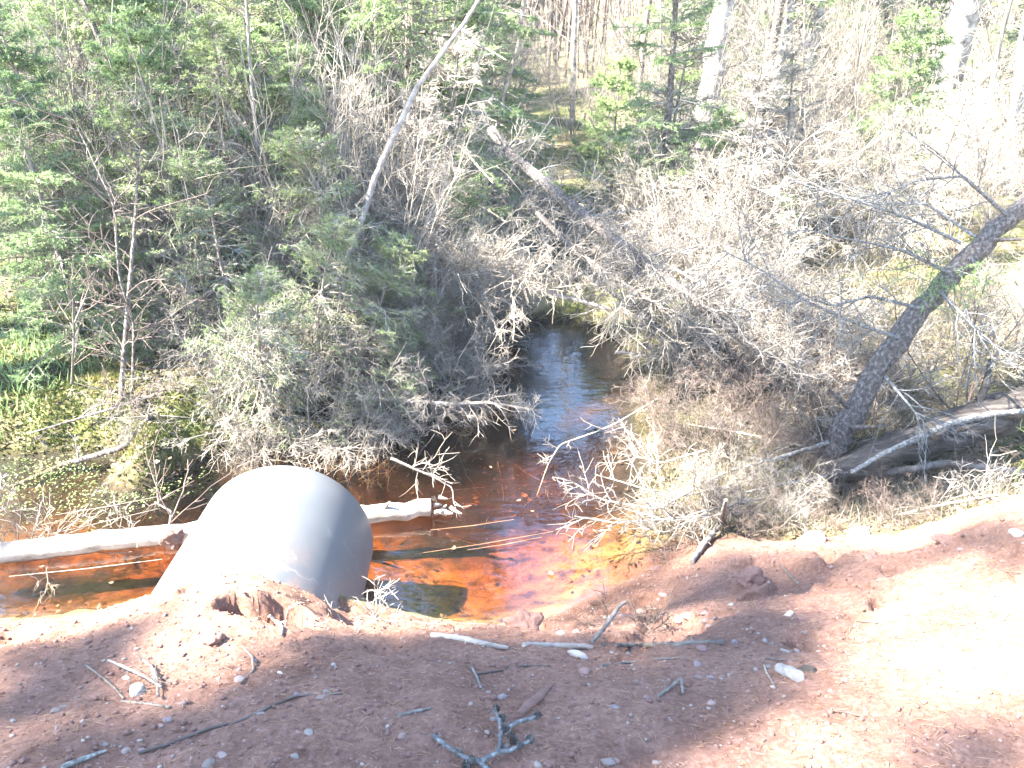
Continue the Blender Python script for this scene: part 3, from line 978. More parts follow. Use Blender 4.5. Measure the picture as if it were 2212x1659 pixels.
stick("fallen_branch", "brown pole lying below the rotten log near the right frame edge", "branch",
      [(1790, 1010, -.84), (1900, 1022, -.82), (2050, 1000, -.78), (2260, 1030, -.72)], [.012, .02, .024, .026], M_BARK, seed=4)
stick("fallen_branch", "lichen spotted stick on the grass left of the leaning trunk", "branch",
      [(1580, 1015, -.84), (1680, 990, -.80), (1790, 955, -.74)], [.007, .012, .014], M_LICHEN, seed=5, fan=7)
stick("fallen_branch", "thin forked stick poking towards the water under the rotten log", "branch",
      [(1600, 1065, -.88), (1700, 1045, -.84), (1830, 1020, -.80)], [.005, .009, .012], M_LICHEN, seed=6, fan=14)
stick("fallen_branch", "bare stick running left from the foot of the leaning trunk", "branch",
      [(1480, 915, -.82), (1600, 935, -.80), (1740, 965, -.80)], [.004, .007, .010], M_TWIG, seed=7, fan=14)

def fallen_trunk(label, pts, radii, seed, nb=40, L=.55, m=M_BARK, twig=M_TWIG):
    """dead fallen conifer: stem with its bare, finely branched limbs"""
    P = np.array(pts)
    o = P[0].copy()
    root = empty("fallen_tree", o)
    P = P - o
    log_mb(P, radii, 14, seed, .10, stubs=9).build("trunk", m, root)
    tag(root, label, "fallen tree", "dead fallen trees")
    r = np.random.default_rng(seed)
    mb = MB()
    s, d, t, par = spawn(P[None], nb, .12, 1, .8, 1.4, r)
    d[:, 2] = np.abs(d[:, 2]) * .6 + .12
    B = curves(s, d, L * r.uniform(.4, 1.4, nb), 7, .11, -.04, r)
    tubes(mb, B, np.linspace(.0062, .0022, 7)[None] * r.uniform(.6, 1.3, (nb, 1)), 4, 0)
    s, d, t, par = spawn(B, 9, .1, 1, .5, 1.2, r)
    C = curves(s, d, L * .42 * r.uniform(.3, 1.3, len(s)), 5, .12, -.03, r)
    tubes(mb, C, np.linspace(.0025, .0013, 5)[None] * np.ones((len(s), 1)), 3, 0)
    s, d, t, par = spawn(C, 4, .1, 1, .5, 1.2, r)
    D = curves(s, d, L * .2 * r.uniform(.3, 1.2, len(s)), 4, .14, -.03, r)
    tubes(mb, D, np.linspace(.0016, .0009, 4)[None] * np.ones((len(s), 1)), 3, 0)
    mb.build("branches", twig, root)
    return root
fallen_trunk("grey fallen trunk slanting down from the dark spruce to the brush", [py(1060, 280, 6.8), py(1095, 325, 6.6), py(1230, 440, 5.9), py(1380, 560, 5.35), py(1500, 650, 5.0), py(1620, 745, 4.8), py(1740, 830, 4.6)], [.038, .042, .044, .042, .038, .030, .022], 31, 60, .4, M_DARKBARK)
fallen_trunk("thin grey fallen pole below the larger slanting trunk", [py(1160, 460, 6.1), py(1240, 540, 5.7), py(1310, 590, 5.4), py(1420, 660, 5.1), py(1520, 730, 4.9)], [.020, .022, .020, .016, .012], 32, 40, .4, M_DARKBARK)
fallen_trunk("pale fallen trunk lying behind the leaning tree towards the rotten log", [py(1700, 720, 6.0), py(1780, 770, 5.6), py(1880, 830, 5.2), py(2000, 920, 4.8)], [.03, .045, .05, .045], 33, 30, .4, M_PALEWOOD)
fallen_trunk("dead leaning pole with twigs left of the leaning tree", [py(1630, 740, 5.6), py(1670, 830, 5.2), py(1720, 910, 4.8), py(1770, 960, 4.5)], [.02, .026, .03, .032], 34, 40, .5)
fallen_trunk("dead twiggy top slanting into the grass on the right bank", [py(1540, 640, 6.6), py(1620, 740, 6.0), py(1720, 840, 5.4), py(1850, 960, 4.7)], [.02, .03, .036, .036], 35, 60, .6)
fallen_trunk("bleached twiggy tree fallen across the stream in the brush heap", [py(840, 580, 6.5), py(1000, 605, 6.1), py(1180, 630, 5.8), py(1400, 690, 5.5)], [.026, .022, .018, .010], 36, 90, .5, M_PALEWOOD)
fallen_trunk("bleached twiggy treetop drooping towards the far water", [py(800, 430, 6.9), py(900, 510, 6.5), py(1000, 585, 6.1), py(1070, 650, 5.9)], [.026, .022, .016, .008], 37, 90, .5, M_PALEWOOD)
fallen_trunk("dead fallen stem on the left side of the brush heap", [py(520, 640, 6.2), py(640, 690, 5.8), py(780, 720, 5.7), py(930, 760, 5.6)], [.026, .024, .02, .012], 38, 80, .6)
fallen_trunk("pale stem lying above the cut bank behind the pipe", [py(440, 850, 4.9), py(600, 800, 5.0), py(760, 770, 5.3)], [.014, .02, .022], 39, 50, .5)
for k, (lab, p) in enumerate((
    ("thin dead branch slanting down the right bank, highest of the slanting branches", [py(1420, 560, 6.6), py(1560, 640, 6.0), py(1700, 710, 5.5), py(1830, 790, 5.0)]),
    ("thin dead branch slanting down the right bank across the white grass", [py(1560, 600, 6.0), py(1680, 690, 5.6), py(1800, 760, 5.2), py(1930, 850, 4.7)]),
    ("thin dead branch slanting down the right bank, lowest one near the water", [py(1380, 700, 6.0), py(1480, 770, 5.6), py(1600, 850, 5.1), py(1720, 930, 4.7)]),
    ("thin dead branch slanting over the brush beside the far water", [py(1250, 590, 6.3), py(1340, 645, 5.9), py(1440, 725, 5.5), py(1500, 800, 5.2)]),
    ("thin dead branch lying level across the brush on the right bank", [py(1330, 760, 5.9), py(1480, 780, 5.6), py(1640, 800, 5.3), py(1790, 850, 4.9)]))):
    fallen_trunk(lab, p, [.012, .016, .018, .016], 131 + k, 50, .5)
fallen_trunk("mossy fallen stem along the left water edge", [pg(20, 1060) + [0, 0, .02], pg(140, 1012) + [0, 0, .03], pg(270, 975) + [0, 0, .03], pg(330, 905) + [0, 0, .03]], [.012, .016, .018, .014], 40, 0 + 8, .15, M_DARKBARK)
fallen_trunk("dark thin branch lying across the mossy left bank", [pg(70, 950) + [0, 0, .05], pg(200, 920) + [0, 0, .08], pg(340, 872) + [0, 0, .06]], [.005, .008, .010], 41, 12, .25, M_DARKBARK, M_TWIGB)

# dead pale pole leaning above the brush
def pole(label, pts, radii, seed, m=M_PALEWOOD):
    P = np.array(pts)
    o = P[0].copy()
    ob = log_mb(P - o, radii, 12, seed, .06, stubs=6).build("dead_pole", m)
    ob.location = o
    tag(ob, label, "dead pole")
pole("tall pale bare pole leaning right through the spruce boughs", [py(690, 690, 5.5), py(760, 540, 5.8), py(815, 370, 6.1), py(900, 190, 6.4), py(1010, 40, 6.6), py(1070, -60, 6.8)], [.026, .026, .023, .020, .015, .012], 51)
pole("thin pale curved stem hanging down beside the dark spruce", [py(1072, 275, 9.0), py(1092, 190, 9.0), py(1120, 100, 9.0), py(1132, 0, 9.0), py(1130, -80, 9.0)], [.016, .018, .02, .02, .018], 52)
pole("pale branch slanting across the big spruce near the top", [py(700, -10, 8.0), py(735, 110, 7.9), py(820, 165, 7.8), py(890, 245, 7.7)], [.016, .018, .018, .012], 53)

# horizontal dead limb over the stream and the reaching twigs
def limb(label, pts, radii, seed, nb, L, grav=-.08, m=M_TWIG):
    P = np.array(pts)
    o = P[0].copy()
    P = P - o
    r = np.random.default_rng(seed)
    mb = log_mb(P, radii, 7, seed, .12)
    s, d, t, par = spawn(P[None], nb, .08, 1, .6, 1.3, r)
    B = curves(s, d, L * r.uniform(.35, 1.2, nb), 6, .15, grav, r)
    tubes(mb, B, np.linspace(.0037, .0016, 6)[None] * r.uniform(.6, 1.2, (nb, 1)), 4, 0)
    s, d, t, par = spawn(B, 5, .15, 1, .5, 1.2, r)
    C = curves(s, d, L * .4 * r.uniform(.3, 1.2, len(s)), 4, .17, grav * .6, r)
    tubes(mb, C, np.linspace(.0021, .0011, 4)[None] * np.ones((len(s), 1)), 3, 0)
    ob = mb.build("dead_limb", m)
    ob.location = o
    tag(ob, label, "branch", "dead limbs over the stream")
limb("straight dead limb held level over the dark water with hanging twigs", [py(772, 858, 4.95), py(860, 865, 4.95), py(980, 873, 4.95), py(1060, 870, 4.95), py(1150, 885, 4.95)], [.02, .016, .013, .010, .006], 61, 44, .26, -.12)
limb("thin arching twig reaching down to the blue water from the right bank", [py(1420, 862, 4.9), py(1330, 915, 4.75), py(1290, 932, 4.7), py(1210, 960, 4.55), py(1185, 1000, 4.45), py(1160, 1070, 4.3)], [.006, .005, .005, .004, .003], 62, 7, .14, 0)
limb("broken twiggy branch dipping into the water right of the pipe", [py(845, 990, 4.1), py(900, 1015, 4.1), py(940, 1032, 4.1), py(975, 1052, 4.05)], [.009, .008, .006, .004], 63, 9, .30, .02)
for k, (pts, nb, L) in enumerate((
    ([pg(1570, 1085) + [0, 0, .10], py(1450, 1075, 3.75), py(1340, 1040, 3.8), py(1285, 1025, 3.85)], 22, .26),
    ([pg(1600, 1130) + [0, 0, .06], py(1450, 1120, 3.5), py(1330, 1130, 3.55), py(1240, 1115, 3.6)], 24, .24),
    ([pg(1560, 1060) + [0, 0, .12], py(1420, 1100, 3.65), py(1300, 1080, 3.7), py(1235, 1040, 3.8)], 22, .24),
    ([pg(1640, 1110) + [0, 0, .10], py(1540, 1100, 3.6), py(1440, 1150, 3.45), py(1380, 1140, 3.5)], 22, .22),
    ([pg(1520, 1010) + [0, 0, .12], py(1430, 1000, 4.1), py(1370, 985, 4.2)], 18, .26))):
    limb(("bare white branch fanning over the orange shallows, uppermost of the fan", "bare white branch fanning over the orange shallows, lowest and longest",
          "bare white branch fanning over the orange shallows, in the middle of the fan", "bare white branch lying on the dirt edge below the straw bank",
          "short bare branch above the fan on the straw bank edge")[k], pts, [.008, .006, .0045, .003], 70 + k, nb, L, .0)
limb("pale root like branch resting on the wet dirt below the straw bank", [pg(1494, 1220) + [0, 0, .015], pg(1515, 1192) + [0, 0, .03], pg(1556, 1145) + [0, 0, .05], py(1568, 1080, 3.3)], [.014, .017, .014, .008], 77, 8, .3, .0, M_BARK)
limb("dead branch with upright twigs at the foot of the rotten log", [pg(1900, 1130) + [0, 0, .02], pg(1990, 1110) + [0, 0, .03], pg(2150, 1090) + [0, 0, .05]], [.010, .008, .006], 78, 26, .26, .04)

# ---- spruces and firs
def spr(name, label, variant, loc, rz, sc, group="spruces and firs in the wood", lean=None):
    rot = (0, 0, rz) if lean is None else (lean[0], lean[1], rz)
    o = tree_thing(name, variant, loc, rot, sc)
    return tag(o, label, "tree", group)
V_BIG = spruce_parts(101, 6.0, .11, 1.8, 130, 16, 5, 24, .032, .0095, M_NEEDLE, start=.03, droop=.12)
V_FULL = spruce_parts(102, 2.4, .035, .85, 80, 13, 4, 24, .024, .0068, M_NEEDLE, start=.02, droop=.06)
V_FIR = spruce_parts(103, 4.6, .045, .80, 70, 12, 4, 22, .026, .0078, M_FIR, start=.12, droop=-.01, bow=.015, tm=M_DARKBARK)
V_FIRS = spruce_parts(104, 1.6, .02, .55, 56, 11, 4, 20, .024, .0070, M_FIR, start=.05, droop=.0, bow=.02)
V_SPARSE = spruce_parts(105, 2.6, .03, .80, 80, 10, 4, 16, .024, .0066, M_SPARSE, start=.02, droop=.10, dens=.75, bow=.05)
V_DROOP = spruce_parts(106, 1.5, .022, .72, 70, 11, 4, 15, .020, .0056, M_SPARSE, start=.02, droop=.22, dens=.62, bow=.05)
V_DEAD = spruce_parts(107, 2.2, .028, .72, 80, 11, 5, 0, .02, .004, M_SPARSE, start=.02, droop=.10, bow=.04)
V_FAR = spruce_parts(108, 9.0, .10, 1.9, 110, 12, 2, 18, .06, .020, M_NEEDLE, start=.06, droop=.06)

spr("spruce_tree", "big lush drooping spruce in the upper middle with dense shaded boughs", V_BIG, gpt(-1.0, 8.4, -.1), .3, 1.0)
spr("spruce_tree", "dark shadowed spruce standing right of the big drooping spruce", V_BIG, gpt(-.32, 10.2, -.1), 2.4, .6)
spr("spruce_tree", "dense spruce low at the left frame edge above the mossy bank", V_FULL, gpt(-3.25, 5.6, -.05), .5, .82)
spr("spruce_tree", "green spruce just inside the left frame edge behind the moss", V_FULL, gpt(-3.5, 6.4, -.05), 2.5, .95)
spr("spruce_tree", "spruce with leaning dark stem in the upper left of the thicket", V_BIG, gpt(-2.7, 8.6, -.1), 4.0, .85, lean=(.0, -.16))
spr("spruce_tree", "second green spruce in the upper left behind the leaning stem", V_BIG, gpt(-4.8, 9.8, -.1), 1.0, .95)
spr("spruce_tree", "tall spruce at the far left edge of the wood", V_BIG, gpt(-7.0, 11.6, -.1), 2.0, 1.4)
spr("spruce_tree", "spruce between the leaning stem and the big drooping spruce", V_BIG, gpt(-2.2, 10.2, -.1), 5.2, .62)
spr("spruce_tree", "sparse spruce in the left thicket behind the mossy bank", V_SPARSE, gpt(-2.35, 6.7, -.05), .2, .9)
spr("spruce_tree", "fading spruce in the middle of the left thicket", V_SPARSE, gpt(-1.75, 7.0, -.05), 2.2, .8)
for k, (x, y, rz, s, lab) in enumerate((
    (-1.55, 7.9, 1.2, 1.15, "leafy spruce below the big drooping spruce on its left"),
    (-3.0, 7.3, 2.9, 1.1, "leafy spruce in the left thicket behind the grey dead sapling"),
    (-3.9, 7.6, 4.1, 1.25, "tall leafy spruce at the left edge behind the white stems"),
    (-.62, 8.0, 3.3, .85, "leafy young spruce in front of the dark shadowed spruce"),
    (-2.3, 8.7, .4, 1.3, "leafy spruce in the upper left between the leaning stems"))):
    spr("spruce_tree", lab, V_FULL, gpt(x, y, -.05), rz, s)
for k, (x, y, rz, s, vv, lab) in enumerate((
    (-1.9, 6.6, .2, .9, V_FULL, "leafy young spruce in the middle of the left thicket"),
    (-2.9, 6.4, 3.9, 1.0, V_FULL, "leafy young spruce behind the small forked sapling"),
    (-2.2, 7.5, 2.2, 1.15, V_SPARSE, "tall fading spruce in the middle of the left thicket"))):
    spr("spruce_tree", lab, vv, gpt(x, y, -.05), rz, s)
spr("spruce_tree", "thin fading spruce left of the tall pale bare pole", V_SPARSE, gpt(-1.5, 6.4, -.05), 4.2, .72)
spr("spruce_tree", "thin fading spruce right behind the grey dead sapling", V_SPARSE, gpt(-2.6, 5.9, -.05), 3.2, .75)
spr("fir_tree", "tall thin fir with layered flat branches and dark bare lower stem", V_FIR, pg(1411, 522) + [0, 0, -.05], .6, 1.0)
spr("fir_tree", "young bright fir left of the tall thin fir", V_FIRS, pg(1318, 470) + [0, 0, -.04], .2, 1.12)
spr("fir_tree", "small bright fir in front of the thick birch", V_FIRS, pg(1560, 480) + [0, 0, -.04], 1.9, .80)
spr("fir_tree", "bright bushy fir right of centre among the bare saplings", V_FIRS, gpt(4.6, 9.9, -.05), 2.9, 1.35)
spr("fir_tree", "fir bough clump low between the birch and the leaning tree", V_FIRS, pg(1690, 560) + [0, 0, -.04], .7, .42)
spr("spruce_tree", "green spruce in the upper right corner behind the thick birch", V_BIG, gpt(7.2, 11.6, -.1), .9, .75)
spr("spruce_tree", "dark spruce behind the tall thin fir at the top edge", V_BIG, gpt(3.0, 14.5, -.1), 3.1, .85)
spr("spruce_tree", "dark spruce between the two birches far back", V_BIG, gpt(5.6, 15.0, -.1), 1.3, .6)
spr("fir_tree", "low fir at the foot of the tall thin fir", V_FIRS, pg(1390, 430) + [0, 0, -.04], 4.2, .7)
for k, (x, y, rz, s, ln, lab) in enumerate((
    (-1.72, 4.95, .3, .78, (.35, .1), "half dead drooping spruce above the cut bank behind the pipe"),
    (-1.18, 5.15, 1.9, .86, (.4, .15), "half dead drooping spruce hanging over the water behind the pipe"),
    (-.62, 5.45, 3.2, .72, (.35, .25), "half dead drooping spruce right of the pipe over the dark water"),
    (-2.05, 5.6, 4.4, 1.0, (.1, 0), "half dead spruce behind the dark hole in the left bank"),
    (-1.3, 6.0, 5.1, 1.1, (.15, .1), "fading green spruce in the brush above the drooping spruces"),
    (-.62, 6.6, .9, .9, (.2, .1), "fading green spruce left of the far water"),
    (-1.0, 4.85, 2.2, .6, (.5, .2), "small drooping fading spruce dipping to the water behind the pipe"),
    (-1.5, 5.35, .9, .85, (.3, .1), "drooping fading spruce above the back of the pipe"),
    (1.75, 9.3, 2.7, .6, (.1, .1), "fading green spruce in the brush beyond the far water"))):
    spr("spruce_tree", lab, V_DROOP, gpt(x, y, -.03), rz, s, "half dead spruces along the stream", ln)

# ---- birches and other marked stems
def birch(label, u, v, r, H, seed, lean=0.0, m=M_BIRCH, y=None, name="birch_tree", cat="tree"):
    p = pg(u, v) if y is None else gpt((u - 1106) / FPX * (y * CP + (CAMZ + .6) * SP), y)
    root = empty(name, p + np.array([0, 0, -.1]))
    r_ = np.random.default_rng(seed)
    P = curves(np.zeros((1, 3)), np.array([[lean, 0, 1]]), np.array([H]), 14, .018, .01, r_)
    log_mb(P[0], list(np.linspace(1, .45, 10) * r), 18, seed, .06).build("trunk", m, root)
    mb = MB()
    s, d, t, par = spawn(P, 22, .12, .95, .7, 1.3, r_)
    B = curves(s, d, r_.uniform(.4, 1.5, 22), 9, .13, .02, r_)
    tubes(mb, B, np.linspace(.013, .004, 9)[None] * r_.uniform(.5, 1.2, (22, 1)), 5, 0)
    s, d, t, par = spawn(B, 9, .2, 1, .4, 1.1, r_)
    C = curves(s, d, r_.uniform(.15, .6, len(s)), 6, .14, .0, r_)
    tubes(mb, C, np.linspace(.005, .002, 6)[None] * np.ones((len(s), 1)), 3, 0)
    s, d, t, par = spawn(C, 4, .2, 1, .4, 1.1, r_)
    D = curves(s, d, r_.uniform(.06, .25, len(s)), 4, .14, .0, r_)
    tubes(mb, D, np.linspace(.003, .0014, 4)[None] * np.ones((len(s), 1)), 3, 0)
    mb.build("crown", M_TWIG, root)
    return tag(root, label, cat)
birch("thick white birch trunk right of the tall thin fir", 1496, 420, .155, 6, 201, .045)
birch("thickest white birch trunk, at the upper right with flaking bark", 1970, 300, .22, 7, 202, .055, y=11.0)
birch("slim grey trunk with a dark left side between the two birches", 1618, 400, .06, 7, 203, .01, M_DARKBARK, y=10.4)
birch("slim pale trunk close right of the slim dark trunk", 1640, 400, .075, 7, 204, .02, y=10.9)
birch("pale slim leaning trunk midway between the two birches", 1700, 400, .07, 7, 205, .05, y=11.2)
birch("white stem at the left frame edge, nearer one", 12, 320, .065, 5, 206, .02, y=8.2)
birch("white stem at the left frame edge, thinner one with a lean", 52, 420, .04, 5, 207, -.06, y=8.4)
birch("pale straight sapling left of the big drooping spruce", 545, 420, .03, 6, 208, -.02, y=9.5)
birch("pale thin trunk near the top left corner behind the spruces", 180, 200, .06, 7, 209, .0, y=13.0)
birch("pale bent trunk in the upper right corner", 2170, 300, .085, 7, 210, -.14, y=10.0)
birch("thin straight trunk left of the tall thin fir at the top edge", 1235, 300, .055, 8, 211, .01, y=15.5)
birch("slender trunk with dark bark behind the tall fir", 1372, 300, .05, 7, 212, .01, M_BARK, y=14.0)
birch("broken grey stump snag standing between the birch and the leaning tree", 1655, 560, .055, .75, 213, .03, M_BARK, y=8.6, name="dead_snag", cat="snag")

# ---- stems by the dark hole in the left bank
def bankstem(label, pts, radii, seed, nb, m=M_BARK):
    P = np.array(pts)
    o = P[0].copy()
    root = empty("dead_sapling", o)
    P = P - o
    log_mb(P, radii, 9, seed, .08).build("trunk", m, root)
    r = np.random.default_rng(seed)
    mb = MB()
    s, d, t, par = spawn(P[None], nb, .1, 1, .6, 1.3, r)
    B = curves(s, d, r.uniform(.15, .6, nb), 7, .14, .0, r)
    tubes(mb, B, np.linspace(.0048, .0018, 7)[None] * r.uniform(.6, 1.3, (nb, 1)), 4, 0)
    s, d, t, par = spawn(B, 6, .15, 1, .5, 1.1, r)
    C = curves(s, d, r.uniform(.05, .22, len(s)), 4, .15, .0, r)
    tubes(mb, C, np.linspace(.0028, .0014, 4)[None] * np.ones((len(s), 1)), 3, 0)
    mb.build("crown", M_TWIGB, root)
    tag(root, label, "sapling")
bankstem("grey dead sapling rising from the left end of the dark hole", [pg(262, 868), py(268, 760, 4.9), py(278, 640, 5.0), py(292, 480, 5.1), py(300, 330, 5.3)], [.018, .016, .014, .010, .005], 301, 26, M_DARKBARK)
bankstem("thin bent sapling crossing the grey dead sapling", [pg(285, 862), py(290, 700, 4.8), py(258, 600, 4.8), py(245, 440, 4.9), py(160, 260, 5.1)], [.010, .009, .008, .006, .003], 302, 20, M_DARKBARK)
bankstem("dark leaning young stem in the upper left thicket", [py(430, 620, 6.6), py(380, 480, 6.7), py(280, 250, 6.9), py(200, 50, 7.0), py(150, -60, 7.1)], [.026, .026, .024, .022, .018], 303, 20, M_DARKBARK)
bankstem("slim pale sapling leaning left across the thicket", [py(600, 700, 6.0), py(590, 560, 6.2), py(560, 350, 6.4), py(540, 150, 6.6), py(530, -20, 6.8)], [.017, .017, .016, .014, .010], 304, 26)
bankstem("small forked twig sapling on the mossy left bank", [pg(155, 830), py(158, 760, 4.8), py(160, 700, 4.85), py(185, 640, 4.9)], [.008, .007, .006, .004], 305, 10)
bankstem("small arching shrub stem standing behind the log beside the pipe", [pz(365, 1143, LOGZ + .04), py(370, 1105, 3.7), py(335, 1085, 3.75)], [.006, .005, .003], 306, 6)

# ---- bare shrubs: variants, then copies
SH = [shrub_mesh("s", 400 + k, 2.0, 9, 9, 6, .22, .010, sub=3, m=M_TWIG) for k in range(4)]
SHB = [shrub_mesh("s", 410 + k, 1.5, 8, 9, 6, .35, .008, sub=3, m=M_TWIGB, m2=M_TWIG) for k in range(2)]
DHB = [shrub_mesh("d", 425 + k, 1.15, 10, 8, 6, .75, .008, wob=.13, up=-.04, sub=3, m=M_TWIGB, tr=1.1) for k in range(4)]
DH = [shrub_mesh("d", 420 + k, 1.15, 11, 9, 6, .75, .008, wob=.13, up=-.045, sub=3, m=M_TWIG, tr=1.1) for k in range(5)]
WH = [shrub_mesh("w", 430 + k, 2.6, 14, 6, 5, .12, .009, wob=.06, up=.02, m=M_TWIG) for k in range(3)]
SAP = [sapling_mesh(440 + k, 6.0, .032, 22, M_BARK) for k in range(3)]
def place(name, variants, label, cat, group, spots, r, smin=.8, smax=1.2, tilt=.12):
    roots = []
    for k, (x, y) in enumerate(spots):
        vi = k % len(variants)
        p = gpt(x, y, -.02)
        s = r.uniform(smin, smax)
        rot = (r.normal() * tilt, r.normal() * tilt, r.uniform(0, 6.28))
        if k < len(variants):
            o = tree_thing(name, variants[vi], p, rot, s)
            tag(o, label, cat, group)
            roots.append(o)
        else:
            dup(roots[vi], p, rot, s)
CORRIDOR = [(960, 690), (1260, 690), (1420, 760), (1420, 880), (1380, 980), (1480, 1180), (1560, 1400), (0, 1400), (0, 860), (400, 860), (470, 1000), (900, 1000), (1000, 860)]
def scatter(n, x0, x1, y0, y1, r, md=.2, ok=None):
    pts = []
    for _ in range(n * 40):
        if len(pts) >= n:
            break
        x, y = r.uniform(x0, x1), r.uniform(y0, y1)
        if any((x - a) ** 2 + (y - b) ** 2 < md * md for a, b in pts):
            continue
        u, v = px(gpt(x, y))
        if any(abs(u - q) < 42 and y < 11.5 for q in (1505, 1980, 1625)) and y > 7.5:
            continue
        if inpoly(u, v, CORRIDOR) or (ok and not ok(u, v, x, y)):
            continue
        pts.append((x, y))
    return pts
r = np.random.default_rng(77)
place("bare_shrub", SH + WH[:1], "bare grey shrub of upright stems in the thicket left of the stream", "shrub", "bare shrubs left of the stream",
      scatter(20, -4.4, -2.0, 5.9, 9.0, r, .25) + scatter(16, -2.0, -.7, 5.9, 7.5, r, .25), r, .55, .95)
place("bare_shrub", WH, "clump of tall thin pale whips among the spruces at left", "shrub", "pale whip clumps among the left spruces",
      scatter(12, -4.6, -.9, 6.6, 8.8, r, .3), r, .8, 1.3, .14)
WHT = [shrub_mesh("w", 450 + k, 2.3, 9, 6, 4, .16, .0055, wob=.06, up=.02, m=M_TWIG) for k in range(3)]
place("bare_shrub", WHT, "thin upright pale stems in front of the left spruces", "shrub", "thin pale stems in front of the left spruces",
      scatter(20, -3.9, -.9, 5.6, 6.9, r, .25), r, .7, 1.15, .1)
place("bare_shrub", SH + SHB, "bare tangled shrub in the clearing right of the stream behind the leaning tree", "shrub", "bare shrubs right of the stream",
      scatter(44, 1.3, 6.2, 6.8, 12.5, r, .3, lambda u, v, x, y: not (1640 < u < 2130 and 575 < v < 730)), r, .45, .95)
place("dead_brush", DH, "low bleached dead brush heaped over the stream in the middle", "brush", "bleached brush over the stream",
      scatter(14, -1.0, -.35, 6.0, 8.4, r, .22) + scatter(12, 1.5, 2.3, 6.0, 8.4, r, .22), r, .75, 1.2, .25)
place("dead_brush", DH, "small bleached brush clump straddling the far end of the stream", "brush", "small brush clumps at the far end of the stream",
      scatter(9, -.1, 1.1, 7.7, 9.6, r, .3), r, .4, .62, .25)
place("dead_brush", DH, "low dead brush on the left bank behind the pipe", "brush", "dead brush behind the pipe",
      [(-1.95, 4.75), (-1.6, 4.6), (-1.35, 4.75), (-1.1, 4.85), (-.85, 5.0), (-.6, 5.1), (-1.75, 5.3), (-1.4, 5.5), (-1.0, 5.5), (-.5, 5.6), (-.3, 5.4), (-2.2, 5.5), (-1.9, 6.0), (-1.5, 6.1), (-.9, 6.1), (-.45, 6.0)], r, .5, .9, .25)
place("dead_brush", DHB, "low dead brush on the right bank around the leaning tree", "brush", "dead brush around the leaning tree",
      [(1.45, 5.2), (1.75, 5.6), (1.7, 5.0), (1.95, 5.3), (2.2, 5.9), (2.05, 4.75), (1.5, 4.7), (2.6, 4.9), (1.0, 4.6), (1.25, 4.5), (1.1, 4.25), (1.35, 4.2), (1.6, 4.4), (1.9, 4.4), (2.3, 4.4), (2.3, 5.3)], r, .3, .62, .25)
place("dead_brush", DHB[:2] + DH[:2], "small bare twig clump along the dirt edge on the right", "brush", "twig clumps along the right dirt edge",
      [(1.0, 3.62), (1.2, 3.55), (1.4, 3.6), (1.1, 3.8), (1.65, 3.55), (1.9, 3.5), (1.5, 3.8), (.85, 3.75), (2.15, 3.4), (1.75, 3.75), (1.3, 4.0)], r, .22, .38, .3)
place("dead_brush", DHB, "small dead twig clump lying over the rotten log", "brush", "twig clumps on the rotten log",
      [(1.75, 3.95), (2.0, 4.05), (2.25, 4.1), (2.5, 4.2), (1.6, 4.2), (2.1, 3.85), (2.45, 3.9), (1.95, 4.3)], r, .22, .36, .4)
place("bare_shrub", SH + WH, "tall bare shrub in the farther wood behind the thickets", "shrub", "bare shrubs in the farther wood",
      scatter(95, -7.5, 9.5, 9.6, 17, r, .4, lambda u, v, x, y: not (-.03 < x / y < .16 and y < 12)), r, .8, 1.35)
place("bare_sapling", SAP, "thin bare sapling in the farther wood behind the thickets", "sapling", "bare saplings in the farther wood",
      scatter(70, -8, 11, 9.5, 19, r, .45, lambda u, v, x, y: not (-.03 < x / y < .17 and (y < 13 or r.uniform() < .6))), r, .5, 1.1, .05)
place("alder_shrub", SHB[:1], "dark stemmed shrub standing above the rotten log at right", "shrub", None, [tuple(pg(2085, 885)[:2])], r, .85, .9, .05)
place("alder_shrub", SHB[1:], "dark thin shrub at the right frame edge behind the rotten log", "shrub", None, [tuple(pg(2200, 800)[:2])], r, .85, .9, .05)
place("dead_spruce", [V_DEAD], "grey needleless dead spruce among the bare thickets", "tree", "needleless dead spruces",
      [(-2.9, 6.9), (-1.1, 7.2), (-.6, 7.9), (1.7, 8.6), (2.2, 7.6), (3.0, 8.8), (-.6, 6.7), (3.9, 7.8)], r, .7, 1.1, .12)
place("spruce_tree", [V_FAR], "very tall spruce far back at the upper left", "tree", "very tall spruces far back at the upper left",
      [(-7.6, 13.5), (-9.4, 14.5), (-8.4, 16.0), (-6.4, 15.5)], r, 1.35, 1.6, .02)
place("fir_tree", [V_FIRS, V_FIR], "light green young fir scattered in the farther wood at right", "tree", "young firs in the farther wood at right",
      [(2.4, 11.5), (3.3, 10.8), (4.2, 12.6), (5.3, 11.4), (6.2, 13.0), (7.6, 13.5), (3.6, 14.5), (6.9, 10.4)], r, .7, 1.15, .03)
place("spruce_tree", [V_FAR], "distant spruce in the far wood along the top edge", "tree", "distant spruces",
      scatter(42, -16, 22, 17, 30, r, 1.2, lambda u, v, x, y: not (-.07 < x / y < .18)), r, .7, 1.2, .02)
